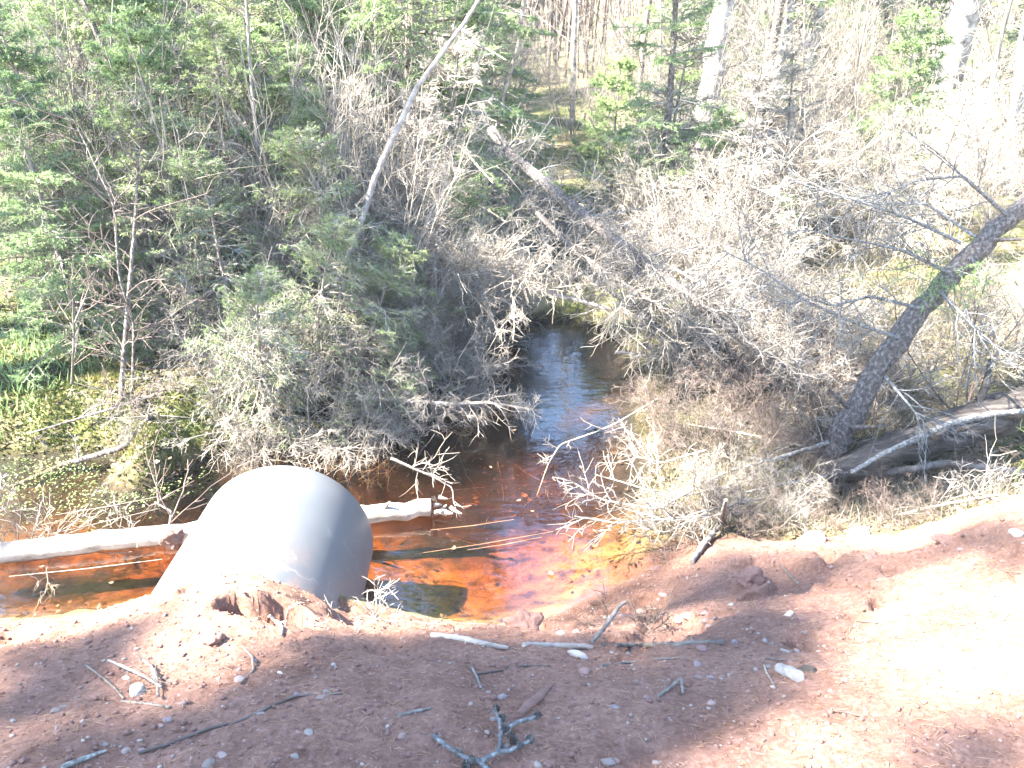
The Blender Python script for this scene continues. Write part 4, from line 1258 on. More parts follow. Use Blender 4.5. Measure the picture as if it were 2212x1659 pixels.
# the far wood that reads as one mass of stems
fw = MB()
k = 2600
fx, fy = r.uniform(-32, 36, k), r.uniform(19, 44, k)
fz = G(fx, fy)
P = curves(np.stack([fx, fy, fz - .1], -1), np.c_[r.normal(size=k) * .08, r.normal(size=k) * .08, np.ones(k)], r.uniform(2.0, 7.5, k), 6, .05, .0, r)
tubes(fw, P, np.linspace(1, .3, 6)[None] * r.uniform(.015, .06, (k, 1)), 4, 0)
s, d, t, par = spawn(P, 12, .15, 1, .4, 1.1, r)
B = curves(s, d, r.uniform(.4, 1.4, len(s)), 5, .14, .03, r)
tubes(fw, B, np.linspace(.012, .004, 5)[None] * np.ones((len(s), 1)), 3, 0)
tag(fw.build("far_woods", M_TWIGB), "grey mass of bare stems in the far wood along the top", "wood", kind="stuff")

# ---- ground cover
def scatter_leaves(name, label, cat, m, n, sampler, size, seed, up=.35, lift=.0):
    rr = np.random.default_rng(seed)
    x, y = sampler(n, rr)
    z = G(x, y) + lift
    c = np.stack([x, y, z], -1) + np.c_[np.zeros((len(x), 2)), rr.uniform(.0, .01, len(x))]
    a = rr.uniform(0, 6.28, len(x))
    d = nrm(np.stack([np.cos(a), np.sin(a), np.abs(rr.normal(size=len(x))) * up], -1))
    s = nrm(np.cross(d, nrm(rr.normal(size=(len(x), 3)) * .35 + [0, 0, 1])))
    L = size * rr.uniform(.5, 1.3, (len(x), 1))
    w = L * rr.uniform(.2, .38, (len(x), 1))
    v = np.stack([c, c + d * L * .5 + s * w, c + d * L, c + d * L * .5 - s * w], 1).reshape(-1, 3)
    mb = MB()
    mb.add(v, np.arange(len(x) * 4).reshape(-1, 4))
    return tag(mb.build(name, m, smooth=False), label, cat, kind="stuff")
def onland(x, y):
    z = G(x, y)
    k = (z > ZW + .01) & (soilmask(x, y) < .3)
    return x[k], y[k]
def samp_floor(n, rr):
    y = 3.4 + 11 * rr.uniform(size=n) ** 1.5
    x = rr.uniform(-1, 1, n) * (1.5 + y * .68)
    return onland(x, y)
scatter_leaves("leaf_litter", "dead leaves strewn over the forest floor", "leaf litter", M_LITTER, 70000, samp_floor, .034, 501)
def blades(name, label, cat, m, x, y, L, w, seed, spread=.5, zoff=0.0, z=None, grav=-.12):
    rr = np.random.default_rng(seed)
    n = len(x)
    zz = G(x, y) if z is None else np.full(n, z)
    a = rr.uniform(0, 6.28, n)
    t = np.abs(rr.normal(size=n)) * spread
    d = np.stack([np.cos(a) * np.sin(t), np.sin(a) * np.sin(t), np.cos(t)], -1)
    P = curves(np.stack([x, y, zz + zoff], -1), d, L * rr.uniform(.4, 1.25, n), 4, .10, grav, rr)
    s = nrm(np.cross(d, rr.normal(size=(n, 3))))[:, None, :] * (w * .5 * np.array([1, .9, .6, .12]))[None, :, None]
    v = np.stack([P - s, P + s], 2).reshape(n, 8, 3)
    i = np.array([[0, 1, 3, 2], [2, 3, 5, 4], [4, 5, 7, 6]])
    q = (np.arange(n)[:, None, None] * 8 + i[None]).reshape(-1, 4)
    mb = MB()
    mb.add(v, q)
    return tag(mb.build(name, m, smooth=False), label, cat, kind="stuff")
def patch(n, spots, rr):
    """points clustered on pixel spots (u, v, radius m)"""
    xs, ys = [], []
    w = np.array([s[2] ** 2 for s in spots])
    for (u, v, rad), k in zip(spots, (w / w.sum() * n).astype(int)):
        p = pg(u, v)
        xs.append(p[0] + rr.normal(size=k) * rad * .5)
        ys.append(p[1] + rr.normal(size=k) * rad * .5)
    return np.concatenate(xs), np.concatenate(ys)
rr = np.random.default_rng(55)
RB = [(1500, 930, .5), (1450, 1000, .4), (1600, 1000, .6), (1560, 1080, .4), (1680, 930, .6), (1480, 1110, .35), (1700, 1090, .5), (1850, 1100, .5), (2000, 1090, .5), (1620, 1140, .3), (2120, 1060, .5), (1440, 820, .4), (1560, 800, .6)]
x, y = onland(*patch(13000, RB, rr))
blades("dry_grass", "dry straw coloured grass on the bank right of the stream", "grass", M_STRAW, x, y, .12, .0045, 502, .9)
x, y = onland(*patch(9000, [(1850, 660, 1.2), (1650, 700, .8), (2050, 700, 1.0), (1500, 560, 1.2), (1800, 540, 1.5), (2150, 820, .7)], rr))
blades("dry_grass", "flattened pale grass in the clearing behind the leaning tree", "grass", M_STRAW, x, y, .20, .008, 503, 1.1)
LB = [(60, 850, .6), (180, 900, .5), (60, 920, .5), (250, 920, .35), (335, 955, .25), (350, 980, .2), (320, 930, .2), (345, 1005, .15), (380, 880, .3), (360, 1010, .22), (120, 780, .7), (250, 800, .4), (50, 740, .7), (150, 700, .7), (400, 960, .25), (1530, 960, .4), (1640, 880, .5)]
x, y = onland(*patch(22000, LB, rr))
blades("moss", "yellow green moss carpet on the banks of the stream", "moss", M_MOSS, x, y, .030, .009, 504, .8, grav=0)
x, y = onland(*patch(1400, [(40, 730, .5), (110, 690, .5), (200, 650, .5), (60, 800, .4), (220, 600, .6), (20, 880, .4), (150, 770, .4)], rr))
blades("clubmoss", "upright bright green clubmoss tufts on the left bank under the spruce", "ground cover", M_FIR, x, y, .10, .010, 505, .45, grav=.02)
x, y = patch(1700, [(120, 1060, .35), (250, 1045, .35), (60, 1100, .35), (200, 1100, .35), (330, 1070, .25), (40, 1040, .35), (360, 1035, .2), (280, 1015, .3), (150, 1020, .35)], rr)
kk = G(x, y) < ZW + .01
x, y = x[kk], y[kk]
mbw = MB()
nW = len(x)
a = rr.uniform(0, 6.28, nW)
d = np.stack([np.cos(a), np.sin(a), rr.uniform(.0, .5, nW)], -1)
s = np.stack([-np.sin(a), np.cos(a), rr.normal(size=nW) * .2], -1)
c = np.stack([x, y, np.full(nW, ZW + .004)], -1)
Lw = rr.uniform(.006, .018, (nW, 1))
mbw.add(np.stack([c, c + d * Lw * .6 + s * Lw * .4, c + d * Lw * 1.2, c + d * Lw * .6 - s * Lw * .4], 1), np.arange(nW * 4).reshape(-1, 4))
tag(mbw.build("water_weed", M_WEED, smooth=False), "small pale green leaves floating on the shallow left pool", "water plants", kind="stuff")
# sunken leaves and bits on the stream bed, and a few afloat
def samp_bed(n, q):
    y = q.uniform(2.4, 5.2, n)
    x = q.uniform(-2.6, .95, n)
    k = (G(x, y) < ZW - .03) & (vnoise(np.stack([x * 2.2, y * 2.2, 0 * x], -1), 71) + q.normal(size=n) * .2 > .12)
    return x[k], y[k]
scatter_leaves("sunken_leaves", "dark leaves and bits lying on the stream bed", "leaf litter", M_SUNK, 1700, samp_bed, .040, 521, .15, .004)
def sticksbed(n, seed):
    q = np.random.default_rng(seed)
    x, y = samp_bed(n, q)
    n = len(x)
    a = q.uniform(0, 6.28, n)
    L = q.uniform(.05, .28, n)
    P = np.zeros((n, 4, 3))
    for j in range(4):
        xx, yy = x + np.cos(a) * L * j / 3 + q.normal(size=n) * .004, y + np.sin(a) * L * j / 3 + q.normal(size=n) * .004
        P[:, j] = np.stack([xx, yy, np.minimum(G(xx, yy) + .008, ZW + .004)], -1)
    mb = MB()
    tubes(mb, P, np.array([[.003, .003, .0025, .0015]]) * q.uniform(.5, 1.2, (n, 1)), 4, 0)
    tag(mb.build("sunken_twigs", M_DARKBARK), "thin dark twigs lying on the stream bed", "twigs", kind="stuff")
sticksbed(260, 522)
q = np.random.default_rng(523)
for k, (u, v) in enumerate(((1150, 1105), (1120, 1082), (980, 1185), (1255, 1010), (1060, 1010), (1285, 1180), (905, 1290), (1190, 1240), (240, 1260), (90, 1225), (310, 1095), (1110, 930))):
    p = pz(u, v, ZW + .004)
    s = q.uniform(.012, .024)
    a = q.uniform(0, 6.28)
    tt = np.linspace(0, 2 * PI, 11)[:-1]
    out = np.stack([np.cos(tt) * s, np.sin(tt) * s * .55 * (1 - .3 * np.cos(tt)), .004 + .18 * s * np.cos(tt) ** 2], -1)
    mb = MB()
    mb.add(np.concatenate([out, [[0, 0, .001]]]), None, [(i, (i + 1) % 10, 10) for i in range(10)])
    o = mb.build("floating_leaf", M_LITTER)
    o.location = p
    o.rotation_euler = (0, 0, a)
    tag(o, "small dead leaf floating on the stream", "leaf", "dead leaves afloat on the stream")
# needles, crumbs and grit on the dirt
def samp_dirt(n, q):
    y = q.uniform(1.15, 3.3, n)
    x = q.uniform(-1, 1, n) * (0.9 + y * .68)
    k = soilmask(x, y) > .5
    x, y = x[k], y[k]
    k = G(x, y) > ZW + .03
    return x[k], y[k]
q = np.random.default_rng(56)
x, y = samp_dirt(9000, q)
n = len(x)
a = q.uniform(0, 6.28, n)
P = np.zeros((n, 3, 3))
Ln = q.uniform(.008, .028, n)
P[:, 0] = np.stack([x, y, G(x, y) + .003], -1)
for j in (1, 2):
    xx, yy = x + np.cos(a) * Ln * j / 2, y + np.sin(a) * Ln * j / 2
    P[:, j] = np.stack([xx, yy, G(xx, yy) + .0035 + q.uniform(0, .004, n)], -1)
mbn = MB()
tubes(mbn, P, np.array([[.0007, .0009, .0005]]) * np.ones((n, 1)), 3, 0)
tag(mbn.build("fallen_needles", M_REDSTRAW, smooth=False), "dead needles scattered over the red dirt", "needle litter", kind="stuff")
def grit(name, label, n, smin, smax, m, seed):
    q = np.random.default_rng(seed)
    x, y = samp_dirt(n, q)
    n = len(x)
    base = stone_mb(3, 1, 1, .75, .2, 1)
    v0, f0 = base.v[0], base.t[0]
    s = smin * (smax / smin) ** (q.uniform(size=n) ** 2.2)
    a = q.uniform(0, 6.28, n)
    ca_, sa_ = np.cos(a)[:, None], np.sin(a)[:, None]
    v = v0[None] * s[:, None, None] * q.uniform(.7, 1.3, (n, 1, 3))
    v = np.stack([v[..., 0] * ca_ - v[..., 1] * sa_, v[..., 0] * sa_ + v[..., 1] * ca_, v[..., 2]], -1)
    v = v + np.stack([x, y, G(x, y) + s * .25], -1)[:, None, :]
    f = (np.arange(n)[:, None, None] * len(v0) + f0[None]).reshape(-1, 3)
    mb = MB()
    mb.add(v, None, f)
    return tag(mb.build(name, m), label, "gravel", kind="stuff")
grit("dirt_crumbs", "loose red crumbs strewn over the dirt bank", 9000, .0022, .010, M_CLOD, 511)
grit("fine_gravel", "fine pale gravel grains scattered in the red dirt", 900, .0025, .008, M_STONE, 512)

# ---- stones on the bank (u, v, width in px, label, shape)
ST = [
 (297, 1496, 46, "pale round cobble between two crossing twigs at lower left", .8, .75, 1),
 (1761, 1169, 52, "big squarish whitish rock on the crest of the right bank, left one of the pair", .85, .9, 1),
 (1858, 1159, 58, "big whitish rock on the crest of the right bank, right one of the pair", .7, .75, 1),
 (1245, 1417, 50, "angular white rock just below the pale sunlit stick", .5, .45, 1),
 (1260, 1453, 32, "pinkish grey block below the angular white rock", .8, .7, 0),
 (1085, 1507, 27, "pale oblong pebble above the cone bearing branch", .7, .5, 0),
 (1315, 1648, 38, "smooth tan cobble at the bottom edge right of the cone branch", .8, .6, 0),
 (1703, 1330, 38, "pale wedge shaped flat stone on the shaded right bank", .55, .35, 1),
 (1733, 1338, 22, "pinkish flat pebble touching the pale wedge stone", .5, .4, 0),
 (1485, 1334, 30, "grey cobble at the left of the stone heap on the right bank", .9, .7, 0),
 (1521, 1326, 26, "flat grey stone in the middle of the stone heap", .6, .4, 0),
 (1525, 1342, 24, "bluish flat stone in front of the stone heap", .5, .4, 0),
 (1533, 1353, 24, "bluish grey flat stone at the foot of the stone heap", .5, .4, 0),
 (1580, 1308, 16, "small stone at the top right of the stone heap", .8, .6, 0),
 (1518, 1404, 28, "rounded pale stone touching the right end of the grey stick", .75, .6, 0),
 (1586, 1389, 18, "small squarish pebble right of the grey stick end", .9, .7, 0),
 (1653, 1385, 14, "small bluish round pebble on the shaded right bank", .9, .8, 0),
 (1668, 1391, 13, "small brown pebble beside the bluish round pebble", .9, .7, 0),
 (1506, 1437, 26, "rounded pink grey stone below the grey stick end", .8, .7, 0),
 (1508, 1466, 18, "upright pinkish egg shaped pebble, left of a pair", .7, .8, 0),
 (1535, 1465, 18, "pale pebble right of the upright pinkish pebble", .8, .7, 0),
 (1660, 1443, 15, "small pink pebble left of the white wood chunk", .8, .9, 0),
 (1700, 1409, 32, "long grey lichen flecked stone on the shaded right bank", .35, .3, 0),
 (1768, 1408, 16, "narrow grey chip right of the lichen flecked stone", .4, .4, 0),
 (1795, 1226, 16, "tan pebble on the upper right bank in the light", .7, .6, 0),
 (2091, 1221, 28, "sunlit pale stone near the right frame edge", .6, .4, 1),
 (2198, 1156, 40, "white stone at the right frame edge on the bank crest", .7, .6, 1),
 (2075, 1188, 15, "small sunlit stone above the pale stone at right", .8, .6, 0),
 (1738, 1368, 17, "slim pale pebble below the wedge shaped stone", .4, .5, 0),
 (1536, 1519, 20, "lichen crusted pale stone below the pebble pair", .8, .5, 0),
 (1434, 1287, 27, "pink stone at the top of the muddy shelf", .6, .5, 0),
 (1424, 1297, 13, "small pink pebble below the pink stone on the shelf", .8, .5, 0),
 (1467, 1340, 24, "white stone left of the grey cobble in the heap", .8, .7, 1),
 (1385, 1325, 24, "grey angular stone in the twig litter by the leaning stick", .8, .7, 0),
 (1344, 1332, 20, "flat grey stone left of the leaning stick", .7, .6, 0),
 (1312, 1335, 20, "pinkish stone in the twig litter left of the leaning stick", .6, .5, 0),
 (1212, 1369, 22, "pale pebble on the lip of the bank above the white stick", .6, .5, 1),
 (1244, 1366, 18, "pink pebble on the lip of the bank right of the pale one", .7, .6, 0),
 (1322, 1410, 11, "tiny round pebble below the leaning stick", .9, .7, 0),
 (1397, 1508, 15, "brown pebble beside the bent root twig", .8, .8, 0),
 (1327, 1528, 24, "flat pinkish stone in the shaded dirt right of the cones", .6, .3, 0),
 (1017, 1522, 13, "small pale round pebble left of the oblong pebble", .8, .7, 0),
 (1162, 1653, 20, "lichen grey stone at the bottom edge under the cone branch", .8, .6, 0),
 (1417, 1648, 22, "grey white flat stone at the bottom edge", .5, .4, 0),
 (772, 1350, 24, "pale pebble at the foot of the pipe beside the water", .7, .7, 1),
 (667, 1584, 24, "smooth grey egg shaped pebble in the lower left middle", .8, .7, 0),
 (693, 1508, 20, "pale pebble, lower one of two beside the long thin root", .8, .6, 0),
 (704, 1494, 13, "pale pebble, upper one of two beside the long thin root", .8, .6, 0),
 (478, 1632, 31, "grey flattish cobble at the bottom left, upper of a pair", .6, .5, 0),
 (453, 1652, 34, "brown round cobble cut by the bottom edge, lower of a pair", .8, .7, 0),
 (518, 1468, 25, "dull grey brown stone below the sunlit crust", .9, .5, 0),
 (605, 1454, 17, "flat white pebble right of the dull grey stone", .5, .4, 1),
 (562, 1543, 26, "half buried brown pebble beside the long thin root", .5, .4, 0),
 (502, 1524, 15, "upright pink pebble left of the half buried pebble", .6, .9, 0),
 (362, 1557, 21, "pink pebble below the twig around the pale cobble", .8, .5, 0),
 (348, 1569, 13, "small grey pebble touching the pink pebble", .8, .8, 0),
 (122, 1538, 31, "smooth grey cobble in the shaded lower left", .65, .6, 0),
 (138, 1527, 22, "flat tan pebble behind the smooth grey cobble", .4, .3, 0),
 (202, 1349, 19, "tan pebble on the crest of the left bank", .7, .6, 0),
 (100, 1365, 22, "flat pale pebble on the left bank near the water", .7, .4, 0),
 (272, 1624, 21, "brown pebble at the tip of the bottom left twig", .8, .8, 0),
 (307, 1621, 26, "flat brown stone right of the brown pebble", .6, .4, 0),
 (302, 1601, 16, "pinkish pebble above the flat brown stone", .6, .5, 0),
 (637, 1634, 20, "light grey angular pebble near the bottom edge", .7, .6, 0),
 (227, 1609, 18, "dark brown pebble above the bottom left stick", .7, .6, 0),
 (274, 1466, 18, "small white pebble above the pale round cobble", .6, .5, 1),
 (28, 1558, 14, "small grey pebble near the left frame edge", .8, .6, 0),
 (1793, 1494, 15, "pale pebble at the border of the sunlit dirt", .5, .5, 0),
 (1618, 1495, 13, "small tan pebble left of the white wood chunk", .8, .6, 0),
 (1693, 1505, 13, "small orange pebble below the white wood chunk", .8, .6, 0),
 (1863, 1427, 13, "small white pebble at the edge of the sunlit hump", .7, .5, 1),
]
for k, (u, v, w, lab, asp, flat, big) in enumerate(ST):
    stone("stone", lab, u, v, w, M_ROCK if big else M_STONE, "stones on the dirt bank", 600 + k, asp, flat, rng.normal() * .4, "stone", .36, .5 if w > 25 else .25)
# small pebbles nobody would tell apart
q = np.random.default_rng(58)
pv = [stone_mb(700 + k, 1, .75, .6, .3, 2).mesh("pebble", [M_STONE]) for k in range(6)]
x, y = samp_dirt(430, q)
for k in range(min(70, len(x))):
    o = bpy.data.objects.new("pebble", pv[k % 6])
    COL.objects.link(o)
    s = q.uniform(.005, .012)
    o.location = gpt(x[k], y[k], s * .2)
    o.scale = (s, s, s)
    o.rotation_euler = (0, 0, q.uniform(0, 6.28))
    tag(o, "small pebble pressed into the red dirt", "pebble", "small pebbles in the red dirt")

# ---- sticks and twigs on the bank
stick("stick", "pale peeled stick half buried along the lip of the bank, left piece", "stick", [(933, 1374), (1000, 1382), (1050, 1393), (1098, 1402)], [.011, .012, .011, .007], M_PALEWOOD, .003, 1, k=10, stubs=2)
stick("stick", "pale sunlit stick half buried along the lip of the bank, middle piece", "stick", [(1130, 1396), (1200, 1397), (1280, 1400)], [.010, .011, .010], M_PALEWOOD, .004, 2, k=10)
stick("stick", "blue grey stick in the shade at the right end of the bank lip", "stick", [(1300, 1396), (1380, 1396), (1460, 1395), (1562, 1390)], [.007, .009, .011, .012], M_STICK, .004, 3, k=10)
stick("stick", "knobbly grey stick leaning up from the bank lip", "stick", [(1278, 1388, -.36), (1310, 1350, -.36), (1335, 1312, -.34), (1352, 1300, -.33)], [.007, .008, .008, .006], M_BARK, 0, 4, stubs=5)
stick("stick", "thin grey twig in the dirt below the blue grey stick", "twig", [(1298, 1441), (1360, 1433), (1420, 1425), (1480, 1424)], [.006, .005, .004, .003], M_BARK, .004, 5)
stick("stick", "short pale stick on the muddy slope at right", "stick", [(1688, 1223), (1705, 1244), (1724, 1263)], [.005, .006, .007], M_STICK, .004, 6)
stick("wood_chunk", "short white barked wood chunk on the right bank", "wood chunk", [(1682, 1449), (1703, 1458), (1725, 1468)], [.016, .018, .017], M_BIRCH, .012, 7, k=12)
stick("wood_chunk", "flat brown plank piece right of the white wood chunk", "wood chunk", [(1722, 1453), (1740, 1450), (1760, 1452)], [.012, .015, .010], M_ROTLOG, .004, 8, k=8)
stick("stick", "dirt coated buried stick above the cone branch", "stick", [(1120, 1548), (1150, 1520), (1172, 1500), (1192, 1482)], [.010, .014, .012, .006], M_CLOD, .004, 9)
stick("stick", "forked thin twig with two arms left of the pinkish block", "twig", [(1020, 1445), (1030, 1465), (1040, 1490)], [.004, .004, .003], M_BARK, .005, 10, fan=4)
stick("stick", "long thin twig running right from the forked twig", "twig", [(1030, 1458), (1080, 1450), (1130, 1440), (1190, 1440)], [.003, .003, .002], M_TWIGB, .004, 11)
stick("stick", "flat grey splinter in the middle of the shaded dirt", "twig", [(860, 1548), (895, 1540), (933, 1530)], [.006, .005, .003], M_BARK, .003, 12)
stick("stick", "long thin dark root running across the lower left dirt", "root", [(300, 1628), (360, 1612), (440, 1580), (520, 1560), (580, 1530), (640, 1505), (740, 1500)], [.004, .004, .005, .004, .003], M_TWIGB, .004, 13)
stick("stick", "pale twig slanting down to the pale round cobble", "twig", [(185, 1438), (225, 1468), (252, 1492), (268, 1512)], [.003, .004, .004, .003], M_STICK, .004, 14)
stick("stick", "pale twig lying below the pale round cobble", "twig", [(262, 1517), (300, 1521), (335, 1525), (368, 1531)], [.0035, .004, .0045, .005], M_STICK, .004, 15, stubs=3)
stick("stick", "forked twig lying behind the pale round cobble", "twig", [(238, 1440), (280, 1458), (320, 1478), (352, 1498)], [.004, .005, .004, .003], M_BARK, .025, 16, fan=9)
stick("stick", "bare branched twig right of the pale round cobble", "twig", [(345, 1515), (342, 1480), (330, 1450), (305, 1432)], [.004, .005, .004, .003], M_BARK, .02, 17, fan=8)
stick("stick", "dark stick at the bottom left edge", "stick", [(135, 1662), (175, 1645), (230, 1624)], [.007, .006, .003], M_LICHEN, .005, 18)
stick("stick", "thin curved twig below the sunlit crust in the middle left", "twig", [(525, 1400), (545, 1420), (548, 1450), (520, 1478)], [.003, .004, .003], M_TWIGB, .004, 19)
stick("stick", "pale forked root end sticking out of the hollow", "root", [(582, 1335), (598, 1348), (610, 1362), (608, 1378)], [.007, .008, .008, .004], M_PALEWOOD, .012, 20, stubs=2)
stick("stick", "bent root twig poking from the dirt right of the brown pebble", "root", [(1420, 1508), (1445, 1490), (1470, 1470), (1475, 1500)], [.003, .005, .006, .004], M_BARK, .006, 21, fan=5)
stick("stick", "thin grey twig lying above the white wood chunk", "twig", [(1652, 1424), (1690, 1428), (1722, 1427)], [.002, .003, .003], M_TWIGB, .004, 22)
stick("stick", "slim upright twig pair left of the white wood chunk", "twig", [(1650, 1440), (1655, 1455), (1672, 1485)], [.003, .003, .002], M_TWIG, .006, 23)
stick("stick", "thin reddish twig lying on the sunlit dirt at lower right", "twig", [(1795, 1537), (1830, 1541), (1865, 1550)], [.002, .003, .002], M_TWIGB, .003, 24, fan=3)
stick("stick", "short dark twig on the border of the sunlit dirt at right", "twig", [(1850, 1343), (1890, 1346), (1935, 1350)], [.002, .003, .002], M_TWIGB, .003, 25, fan=3)
stick("stick", "brown twig on the bright slope in the upper right", "twig", [(2130, 1215), (2150, 1235), (2205, 1240)], [.003, .003, .002], M_TWIGB, .004, 26)
# reed straws in the shallows
for k, (a_, b_, lab) in enumerate((((895, 1197), (1195, 1148), "long orange reed straw floating across the shallows, lower one"), ((930, 1145), (1110, 1122), "orange reed straw floating below the splintered log end"),
                                  ((1010, 1188), (1170, 1160), "short dark straw floating in the orange shallows"), ((20, 1245), (350, 1208), "thin pale straw under the log in the left pool"),
                                  ((30, 1170), (345, 1098), "thin grey pole lying in the water behind the log, left"), ((120, 1112), (345, 1072), "thin grey twig lying on the weedy left pool"))):
    stick("straw", lab, "straw", [(a_[0], a_[1], ZW + .012), ((a_[0] + b_[0]) / 2, (a_[1] + b_[1]) / 2 + 2, ZW + .02), (b_[0], b_[1], ZW + .03)], [.0014, .0018, .001], M_REDSTRAW if k < 3 else M_PALEWOOD, 0, 30 + k, k=5)
# bare arching twigs in the left pool and beside the pipe
def tuft(label, u, v, H, stems, seed, z=None, spread=.5, r=.0035, m=M_TWIG, up=-.03, br=5):
    ma, mt = shrub_parts(seed, H, stems, br, 3, spread, r, wob=.16, up=up)
    o = pg(u, v) if z is None else pz(u, v, z)
    root = empty("twig_clump", o)
    ma.build("stems", m, root)
    mt.build("twigs", m, root)
    tag(root, label, "twigs", "twig clumps by the water")
tuft("pale arching twigs rising from behind the log at the left frame edge", 30, 1185, .45, 6, 801, ZW, .8, .005)
tuft("pale arching twigs behind the log in the left pool", 110, 1178, .38, 5, 802, ZW, .9, .004)
tuft("bare twig clump on the log just left of the pipe", 300, 1150, .22, 4, 803, LOGZ + .04, .9, .0035)
tuft("bare upright twig in front of the pipe at the bank lip", 690, 1340, .14, 2, 804, None, .5, .004, M_PALEWOOD)
tuft("forked pale twig at the lower right of the pipe", 762, 1345, .15, 3, 805, None, .5, .0035, M_PALEWOOD)
tuft("fan of short pale twigs between the pipe and the orange shallows", 800, 1352, .13, 6, 806, None, .8, .0022, M_PALEWOOD, br=2)
tuft("thin twigs standing on the lip of the bank near the leaning stick", 1375, 1345, .16, 6, 807, None, .9, .003, M_TWIGB)
tuft("grassy twig clump at the right edge below the rotten log", 2150, 1075, .25, 12, 808, None, .7, .003, M_TWIG)
tuft("green stemmed weed at the right frame edge on the bank", 2190, 1060, .6, 2, 809, None, .12, .006, M_SPARSE, .0, 2)

# ---- lichen branch with cones in the foreground
def cone_branch():
    o = pg(1040, 1640)
    root = empty("cone_branch", o)
    r = np.random.default_rng(900)
    arms = [[(935, 1588, .02), (965, 1612, .05), (1005, 1636, .05), (1040, 1642, .02)],
            [(1040, 1642, .02), (1075, 1625, .05), (1110, 1618, .06), (1145, 1600, .07)],
            [(1078, 1622, .05), (1082, 1590, .05), (1080, 1560, .07), (1070, 1535, .07)],
            [(1085, 1580, .06), (1115, 1560, .07), (1160, 1548, .06)],
            [(1030, 1642, .02), (1060, 1665, .01), (1100, 1690, .01)]]
    mb = MB()
    for k, arm in enumerate(arms):
        P = []
        for (u, v, h) in arm:
            b = pg(u, v)
            rr_ = ray(u, v)
            P.append(b - rr_ / abs(rr_[2]) * h * .6)
        log_mb(np.array(P) - o, [.006, .0055, .0048, .004], 8, 901 + k, .3, mb, stubs=3)
    mb.build("stem", M_LICHEN, root)
    for (u, v, h) in ((1145, 1598, .07), (1120, 1612, .06), (1095, 1616, .05), (1070, 1533, .07), (1082, 1552, .07), (1092, 1575, .06), (1104, 1590, .05), (1160, 1546, .06), (1020, 1642, .03), (990, 1628, .04), (1108, 1600, .05), (1008, 1655, .01)):
        b = pg(u, v)
        rr_ = ray(u, v)
        c = b - rr_ / abs(rr_[2]) * h * .6 - o
        cm = MB()
        ax = nrm(r.normal(size=3) * .6 + [0, 0, .8])
        e1 = nrm(np.cross(ax, [.3, 1, .1]))
        e2 = np.cross(ax, e1)
        for i in range(26):
            t = i / 25.0
            a = i * 2.4
            rad = .0085 * math.sin(PI * (.12 + .82 * t)) ** .7
            od = e1 * math.cos(a) + e2 * math.sin(a)
            base = c + ax * (t - .5) * .020
            tip = base + od * rad * 1.25 + ax * .004
            sd = np.cross(ax, od) * rad * .55
            cm.add([base + od * rad * .3 - sd * .6, base + od * rad * .3 + sd * .6, tip + sd, tip - sd, tip + ax * .002 + od * .001], [(0, 1, 2, 3)], [(3, 2, 4)])
        tubes(cm, np.array([[c - ax * .009, c, c + ax * .009]]), np.array([[.003, .006, .002]]), 6, 0, cap=True)
        cm.build("cone", M_DARKBARK, root, smooth=False)
    tag(root, "lichen grey forked branch carrying small dark cones at the bottom edge", "branch")
cone_branch()

# ---- tall pines beyond the left frame edge that throw the dappled shade
def shade_tree(label, blobs, L, seed, trunk_off, nm=M_NEEDLE, dens=1.0):
    r = np.random.default_rng(seed)
    cs = [((pg(b[0], b[1]) if len(b) == 3 else py(b[0], b[1], b[3])) + SUNV * (L * r.uniform(.93, 1.07)), b[2]) for b in blobs]
    C = np.array([c for c, _ in cs])
    ctr = C.mean(0)
    base = gpt(ctr[0] + trunk_off[0], ctr[1] + trunk_off[1], -.1)
    top = C[:, 2].max() + .8
    root = empty("pine_tree", base)
    tr = np.array([base, base * .5 + np.array([base[0], base[1], top]) * .5 + [.12, .08, 0], [base[0] + .1, base[1], top]]) - base
    log_mb(tr, [.17, .13, .05], 14, seed, .06).build("trunk", M_BARK, root)
    mb = MB()
    for c, rad in cs:
        c = c - base
        h = np.clip(c[2] - np.hypot(c[0], c[1]) * .25 - .1, .5, top - base[2])
        s = np.array([np.interp(h, tr[:, 2], tr[:, 0]), np.interp(h, tr[:, 2], tr[:, 1]), h])
        Q = np.linspace(0, 1, 6)[:, None] * (c - s) + s
        Q[1:-1] += r.normal(size=(4, 3)) * .06
        tubes(mb, Q[None], np.linspace(.03, .012, 6)[None], 5, 0)
        m = int(130 * dens * (rad / .25) ** 2)
        dirs = nrm(r.normal(size=(m, 3)))
        T = curves(c + dirs * rad * r.uniform(.05, .7, (m, 1)), dirs + [0, 0, .1], np.full(m, rad * .6), 4, .15, 0, r)
        tubes(mb, T, np.array([[.005, .004, .003, .002]]) * np.ones((m, 1)), 3, 0)
        needles(mb, T, 22, .06, .009, r, 0)
    mb.build("crown", [M_BARK, nm], root, smooth=False)
    tag(root, label, "tree", "tall pines beyond the left frame edge")
shade_tree("tall pine beyond the left frame edge shading the middle of the dirt", [
    (520, 1600, .24), (660, 1640, .26), (700, 1560, .22), (820, 1600, .28), (880, 1520, .26), (1000, 1590, .26), (1010, 1480, .24), (1130, 1500, .26), (1180, 1610, .22),
    (1270, 1480, .24), (1300, 1570, .24), (1400, 1500, .22), (1420, 1590, .18), (1180, 1430, .14), (900, 1430, .16), (780, 1460, .18), (1000, 1420, .12), (720, 1400, .12), (820, 1390, .12), (920, 1395, .12), (1500, 1480, .14)], 15.0, 951, (-.6, -1.7))
